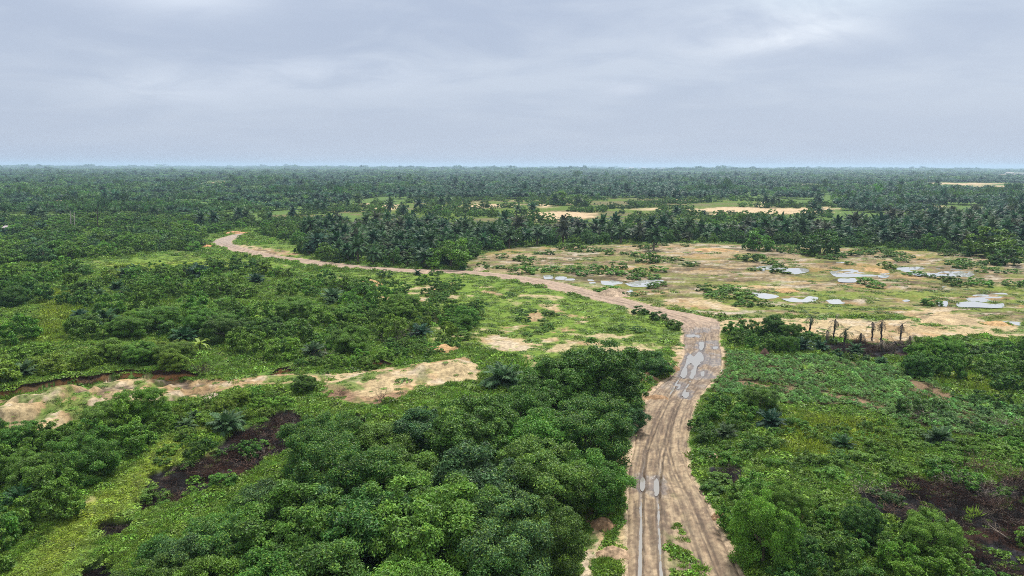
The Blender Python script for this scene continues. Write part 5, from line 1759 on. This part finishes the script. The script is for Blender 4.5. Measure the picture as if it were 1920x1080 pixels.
# ------------------------------------------------------------------ dead and burnt plants
def dead_things():
    brown, grey, black, purple = (0.085, 0.050, 0.036), (0.17, 0.14, 0.12), (0.028, 0.022, 0.022), (0.135, 0.105, 0.11)
    for px, py, s, c, lab in [
        (738, 645, 1.7, purple, 'purple-grey leafless shrub at the meadow edge'), (775, 632, 1.2, purple, 'smaller grey leafless shrub joined to the purple-grey one'), (608, 672, 1.2, grey, 'faint grey leafless shrub above the short cut bank'),
        (378, 706, 1.3, black, 'dark root tangle hanging at the end of the cut bank'), (165, 722, 1.0, black, 'black twigs at the low end of the cut bank'), (820, 606, 1.3, brown, 'brown dead brush under the last meadow bush'),
        (1745, 975, 1.0, brown, 'brown brushwood on the ash in the middle of the burnt ground'), (1680, 935, 0.9, brown, 'rusty brushwood at the top corner of the burnt ground'), (1850, 930, 1.1, grey, 'grey brushwood below the scrub at the burnt edge'),
        (1780, 905, 1.2, grey, 'pale bare brush hanging over the burnt edge'), (1830, 880, 1.3, brown, 'brown bare brush in the scrub over the burnt ground'), (1900, 900, 1.2, brown, 'brown bare brush at the frame edge of the scrub'),
        (1730, 1010, 0.9, brown, 'reddish brushwood heap beside the vine tangle'), (1800, 1040, 0.9, black, 'charred brushwood low on the burnt ground'), (1870, 960, 0.8, brown, 'small rusty brush beside the grey branch'),
        (1620, 925, 1.0, grey, 'grey twiggy brush at the near tip of the burnt ground'), (1665, 960, 0.9, brown, 'brown twiggy brush against the vine tangle'), (470, 862, 1.0, brown, 'rusty bare brush inside the burnt pit'),
        (330, 930, 1.0, brown, 'dark brown brush at the low end of the burnt pit'), (520, 815, 1.1, brown, 'brown bare brush between the pit and the canopy'), (500, 850, 0.9, grey, 'grey bare brush under the canopy edge of the pit'), (395, 880, 0.9, brown, 'red-brown brush at the grassy rim of the pit'), (280, 915, 0.9, black, 'black brush at the corner of the pit beside the slope'),
        (715, 752, 1.0, black, 'charred stump with twigs where canopy meets the sand'), (640, 740, 0.8, brown, 'red-brown dead brush beside the orange soil'), (1725, 790, 1.2, grey, 'grey leafless brush in the cassava corner'), (1740, 735, 0.8, brown, 'brown brush on the bare purple earth'),
        (1360, 888, 0.8, black, 'black twigs in the small burnt hollow'), (1885, 805, 1.2, grey, 'grey leafless brush at the edge of the scrub'), (1655, 655, 0.9, grey, 'grey brush on the ash ground below the burnt palms'), (1610, 660, 0.9, brown, 'brown brush on the ash ground')]:
        x, y = P(px, py)
        o = link('dead_shrub', TWIG[int(px) % 3], label=lab, category='dead shrub', group='leafless and burnt shrubs')
        o.location = (x, y, float(zground(x, y)[0]))
        o.scale = (s, s, s * 0.8)
        o.rotation_euler = (0, 0, px)
        o.color = (*c, 1)
    # burnt palms in a row
    for i, (px, py, top, lab) in enumerate([
        (1516, 632, 590, 'burnt palm with a small green tuft, first in the row from the junction'), (1562, 636, 594, 'burnt palm with two drooping fronds in the row before the sandy track'), (1581, 664, 612, 'green topped young palm on charred trunk, foremost of the row'),
        (1635, 638, 600, 'charred palm trunk with broken fronds before the pale sand'), (1652, 641, 599, 'charred palm trunk with ragged skirt, twin of the broken one'), (1688, 638, 605, 'thin charred palm trunk at the ash ground edge'), (1653, 672, 634, 'short charred trunk on the ash ground below the twin trunks'), (1548, 652, 616, 'thin scorched trunk between the young palms of the burnt row'), (1706, 660, 628, 'bare scorched trunk at the field clump end of the burnt row'), (1674, 666, 638, 'short scorched stump with one frond on the black strip'), (1612, 652, 622, 'leaning burnt palm with brown fronds in the middle of the row')]):
        x, y = P(px, py)
        h = (py - top) / float(pxm(x, y)) * 1.02
        root = link('burnt_palm', None, label=lab, category='palm tree', group='burnt palms in a row')
        root.location = (x, y, 0)
        root.rotation_euler = (0.06 * math.sin(i * 2.2), 0.08 * math.cos(i * 1.7), i)
        link('trunk', palm_trunk('trunk', h * 0.86, 0.17, 700 + i, M_CHAR), root)
        green = i in (0, 2)
        cr = palm_crown('crown', 2.1 if green else 2.3, 11 if green else 8, 12, 0.5, 0.09, 710 + i, M_PALM, e_lo=-65, e_hi=75 if green else 55, dead=4)
        o = link('crown', cr, root)
        o.location = (0, 0, h * 0.86)
        o.color = (0.055, 0.10, 0.045, 1) if green else (0.14, 0.11, 0.08, 1)
    # bare pale trees far off
    for px, py, top, lab in ((134, 432, 400, 'thin pale bare tree trunk rising from the far bush'), (141, 436, 403, 'second pale bare trunk leaning beside the first'), (185, 440, 395, 'dark half dead tree standing above the far bush')):
        x, y = P(px, py)
        h = (py - top) / float(pxm(x, y)) * 1.15
        parts = [tube([(0, 0, -0.3), (0.1, 0.1, h * 0.5), (0.5, 0.2, h)], [0.3, 0.24, 0.1])]
        for k in range(4):
            a = k * 1.7
            parts.append(tube([(0.2, 0.1, h * (0.6 + 0.08 * k)), (0.2 + 1.2 * math.cos(a), 1.2 * math.sin(a), h * (0.72 + 0.08 * k))], [0.13, 0.04], 5))
        V, F = merge(parts)
        o = link('bare_tree', mesh_np('bare_tree', V, F, M_PALE if 'pale' in lab else M_CHAR, True), label=lab, category='dead tree', group='bare trunks in the far bush')
        o.location = (x, y, 0)
    # fallen wood
    for px, py, L, rot, m, lab in ((104, 557, 7.0, 0.1, M_PALE, 'pale fallen trunk in the grassy gap at the edge of the bushland'), (1892, 1012, 2.2, 1.9, M_BARK, 'brown forked dead branch lying on the burnt ground'), (1655, 880 + 50, 2.0, 0.4, M_BARK, 'thin brown pole leaning out of the burnt hollow'), (1352, 700, 1.4, 0.9, M_PALE, 'small pale driftwood branch at the road edge'), (1700, 968, 3.5, -0.5, M_BARK, 'brown fallen branch across the burnt brush')):
        x, y = P(px, py)
        parts = [tube([(0, 0, 0.1), (L * 0.4, 0.15, 0.35), (L, -0.1, 0.5)], [0.09, 0.07, 0.03], 6), tube([(L * 0.35, 0.1, 0.33), (L * 0.6, 0.8, 0.7), (L * 0.75, 1.3, 0.6)], [0.05, 0.04, 0.015], 5), tube([(L * 0.6, 0, 0.4), (L * 0.85, -0.5, 0.9)], [0.04, 0.012], 5)]
        V, F = merge(parts)
        o = link('fallen_branch', mesh_np('fallen_branch', V, F, m, True), label=lab, category='branch', group='fallen branches')
        o.location = (x, y, float(zground(x, y)[0]))
        o.rotation_euler = (0, 0, rot)


def banana():
    x, y = P(376, 668)
    rng = np.random.default_rng(3)
    Q, A = [], []
    for i in range(9):
        a, e = 2.4 * i, math.radians(72 - 7 * i)
        p = np.array([0, 0, 1.6])
        for k in range(5):
            d = np.array([math.cos(a) * math.cos(e), math.sin(a) * math.cos(e), math.sin(e)])
            q = p + d * 0.5
            s = np.array([-math.sin(a), math.cos(a), 0]) * (0.30 if 0 < k < 4 else 0.16)
            s2 = np.array([-math.sin(a), math.cos(a), 0]) * (0.30 if k < 3 else 0.1)
            Q.append([p - s, p + s, q + s2, q - s2])
            A.append([0.5 + 0.4 * rng.random(), 0.8, 0])
            p = q
            e -= 0.38
    root = link('banana_plant', None, label='yellowish banana plant rising above the end of the cut bank', category='banana plant')
    root.location = (x, y, 0.6)
    V, F = tube([(0, 0, -0.7), (0, 0, 0.8), (0, 0, 1.7)], [0.16, 0.13, 0.08])
    link('trunk', mesh_np('trunk', V, F, M_BARK, True), root)
    o = link('crown', leaf_mesh('crown', np.array(Q), np.array(A), M_LEAF), root)
    o.color = (0.16, 0.22, 0.03, 1)


def box(x0, x1, y0, y1, z0, z1):
    v = np.array([(x, y, z) for x in (x0, x1) for y in (y0, y1) for z in (z0, z1)], float)
    f = np.array([(0, 1, 3, 2), (4, 6, 7, 5), (0, 4, 5, 1), (2, 3, 7, 6), (0, 2, 6, 4), (1, 5, 7, 3)])
    return v, f


def flat_mat(name, col):
    m, g = new_mat(name)
    tc = g.n('ShaderNodeTexCoord')
    n = g.noise(tc.outputs['Object'], 1.2, 4, 0.6)
    b = g.n('ShaderNodeBsdfPrincipled')
    g.link(g.mix(g.ramp(n, 0.3, 0.7), [c * 0.75 for c in col], [min(1, c * 1.15) for c in col]), b.inputs['Base Color'])
    b.inputs['Roughness'].default_value = 0.8
    o = g.n('ShaderNodeOutputMaterial')
    g.link(b.outputs[0], o.inputs[0])
    return m


def buildings():
    wall, roof, dark = flat_mat('hut_wall', (0.26, 0.17, 0.16)), flat_mat('hut_roof', (0.36, 0.30, 0.31)), flat_mat('opening', (0.02, 0.02, 0.025))
    white, tin = flat_mat('white_wall', (0.75, 0.74, 0.72)), flat_mat('tin_roof', (0.42, 0.38, 0.38))

    def house(px, py, w, d, h, mw, mr, label, name='house', nwin=2):
        x, y = P(px, py)
        root = link(name, None, label=label, category='hut' if name == 'hut' else 'building')
        root.location = (x, y, 0)
        link('wall', mesh_np('wall', *box(-w / 2, w / 2, -d / 2, d / 2, -0.3, h), mw), root)
        V = np.array([(-w / 2 - .4, -d / 2 - .5, h), (w / 2 + .4, -d / 2 - .5, h), (w / 2 + .4, d / 2 + .5, h), (-w / 2 - .4, d / 2 + .5, h), (-w / 2 - .4, 0, h + d * .22), (w / 2 + .4, 0, h + d * .22)], float)
        me = bpy.data.meshes.new('roof')
        me.from_pydata([tuple(v) for v in V], [], [(0, 1, 5, 4), (2, 3, 4, 5), (0, 4, 3), (1, 2, 5), (3, 2, 1, 0)])
        me.materials.append(mr)
        link('roof', me, root)
        for k in range(nwin):
            cx = -w / 2 + w * (k + 0.5) / nwin
            ww = w / nwin * 0.28
            o = link('door' if k == 0 else 'window', mesh_np('opening', *box(cx - ww, cx + ww, -d / 2 - 0.05, -d / 2 + 0.1, 0.0 if k == 0 else h * 0.4, h * 0.78), dark), root)
    house(20, 436, 4.6, 4.0, 2.8, wall, roof, 'small reddish hut with open front half hidden in the far bush', 'hut', 3)
    for i, (px, py, w, h, lab) in enumerate(((1184, 317.2, 60, 20, 'white building on the horizon, first of the pale specks'), (1207, 317.3, 45, 18, 'white building on the horizon, second of the pale specks'), (1243, 317.5, 50, 17, 'white building on the horizon, last of the pale specks'),
                                             (1893, 328.8, 34, 11, 'pale shed at the far edge of the forest'), (1912, 329.2, 40, 10, 'long pale shed next to the far forest shed'))):
        house(px, py, w, 20 if i < 3 else 10, h, white, tin, lab, 'house', 3)
    # a thin mast on the skyline
    x, y = P(1130, 315.5)
    parts = [tube([(sx * 2.5, sy * 2.5, 0), (sx * 0.6, sy * 0.6, 62)], [0.7, 0.45], 5) for sx in (-1, 1) for sy in (-1, 1)]
    for k in range(9):
        q = 2.5 - 1.9 * k / 8
        zz = 2 + 58 * k / 8
        parts += [tube([(-q, -q, zz), (q, -q, zz + 5)], [0.3, 0.3], 4), tube([(q, q, zz), (-q, q, zz + 5)], [0.3, 0.3], 4), tube([(-q, q, zz), (-q, -q, zz + 5)], [0.3, 0.3], 4), tube([(q, -q, zz), (q, q, zz + 5)], [0.3, 0.3], 4)]
    o = link('mast', mesh_np('mast', *merge(parts), M_PALE, False), label='thin lattice mast on the skyline', category='mast')
    o.location = (x, y, 0)


dead_things()
banana()
buildings()


# ------------------------------------------------------------------ the hazy air
def haze():
    m = bpy.data.materials.new('haze')
    m.use_nodes = True
    g = NT(m.node_tree)
    v = g.n('ShaderNodeVolumePrincipled')
    v.inputs['Color'].default_value = (0.60, 0.81, 1.0, 1)
    v.inputs['Density'].default_value = 1.1e-4
    v.inputs['Anisotropy'].default_value = 0.2
    o = g.n('ShaderNodeOutputMaterial')
    g.link(v.outputs[0], o.inputs['Volume'])
    me = mesh_np('haze', *box(-15500, 15500, -15500, 15500, -4, 76), m)
    link('haze', me, kind='stuff', label='thin blue haze lying over the whole plain')


haze()
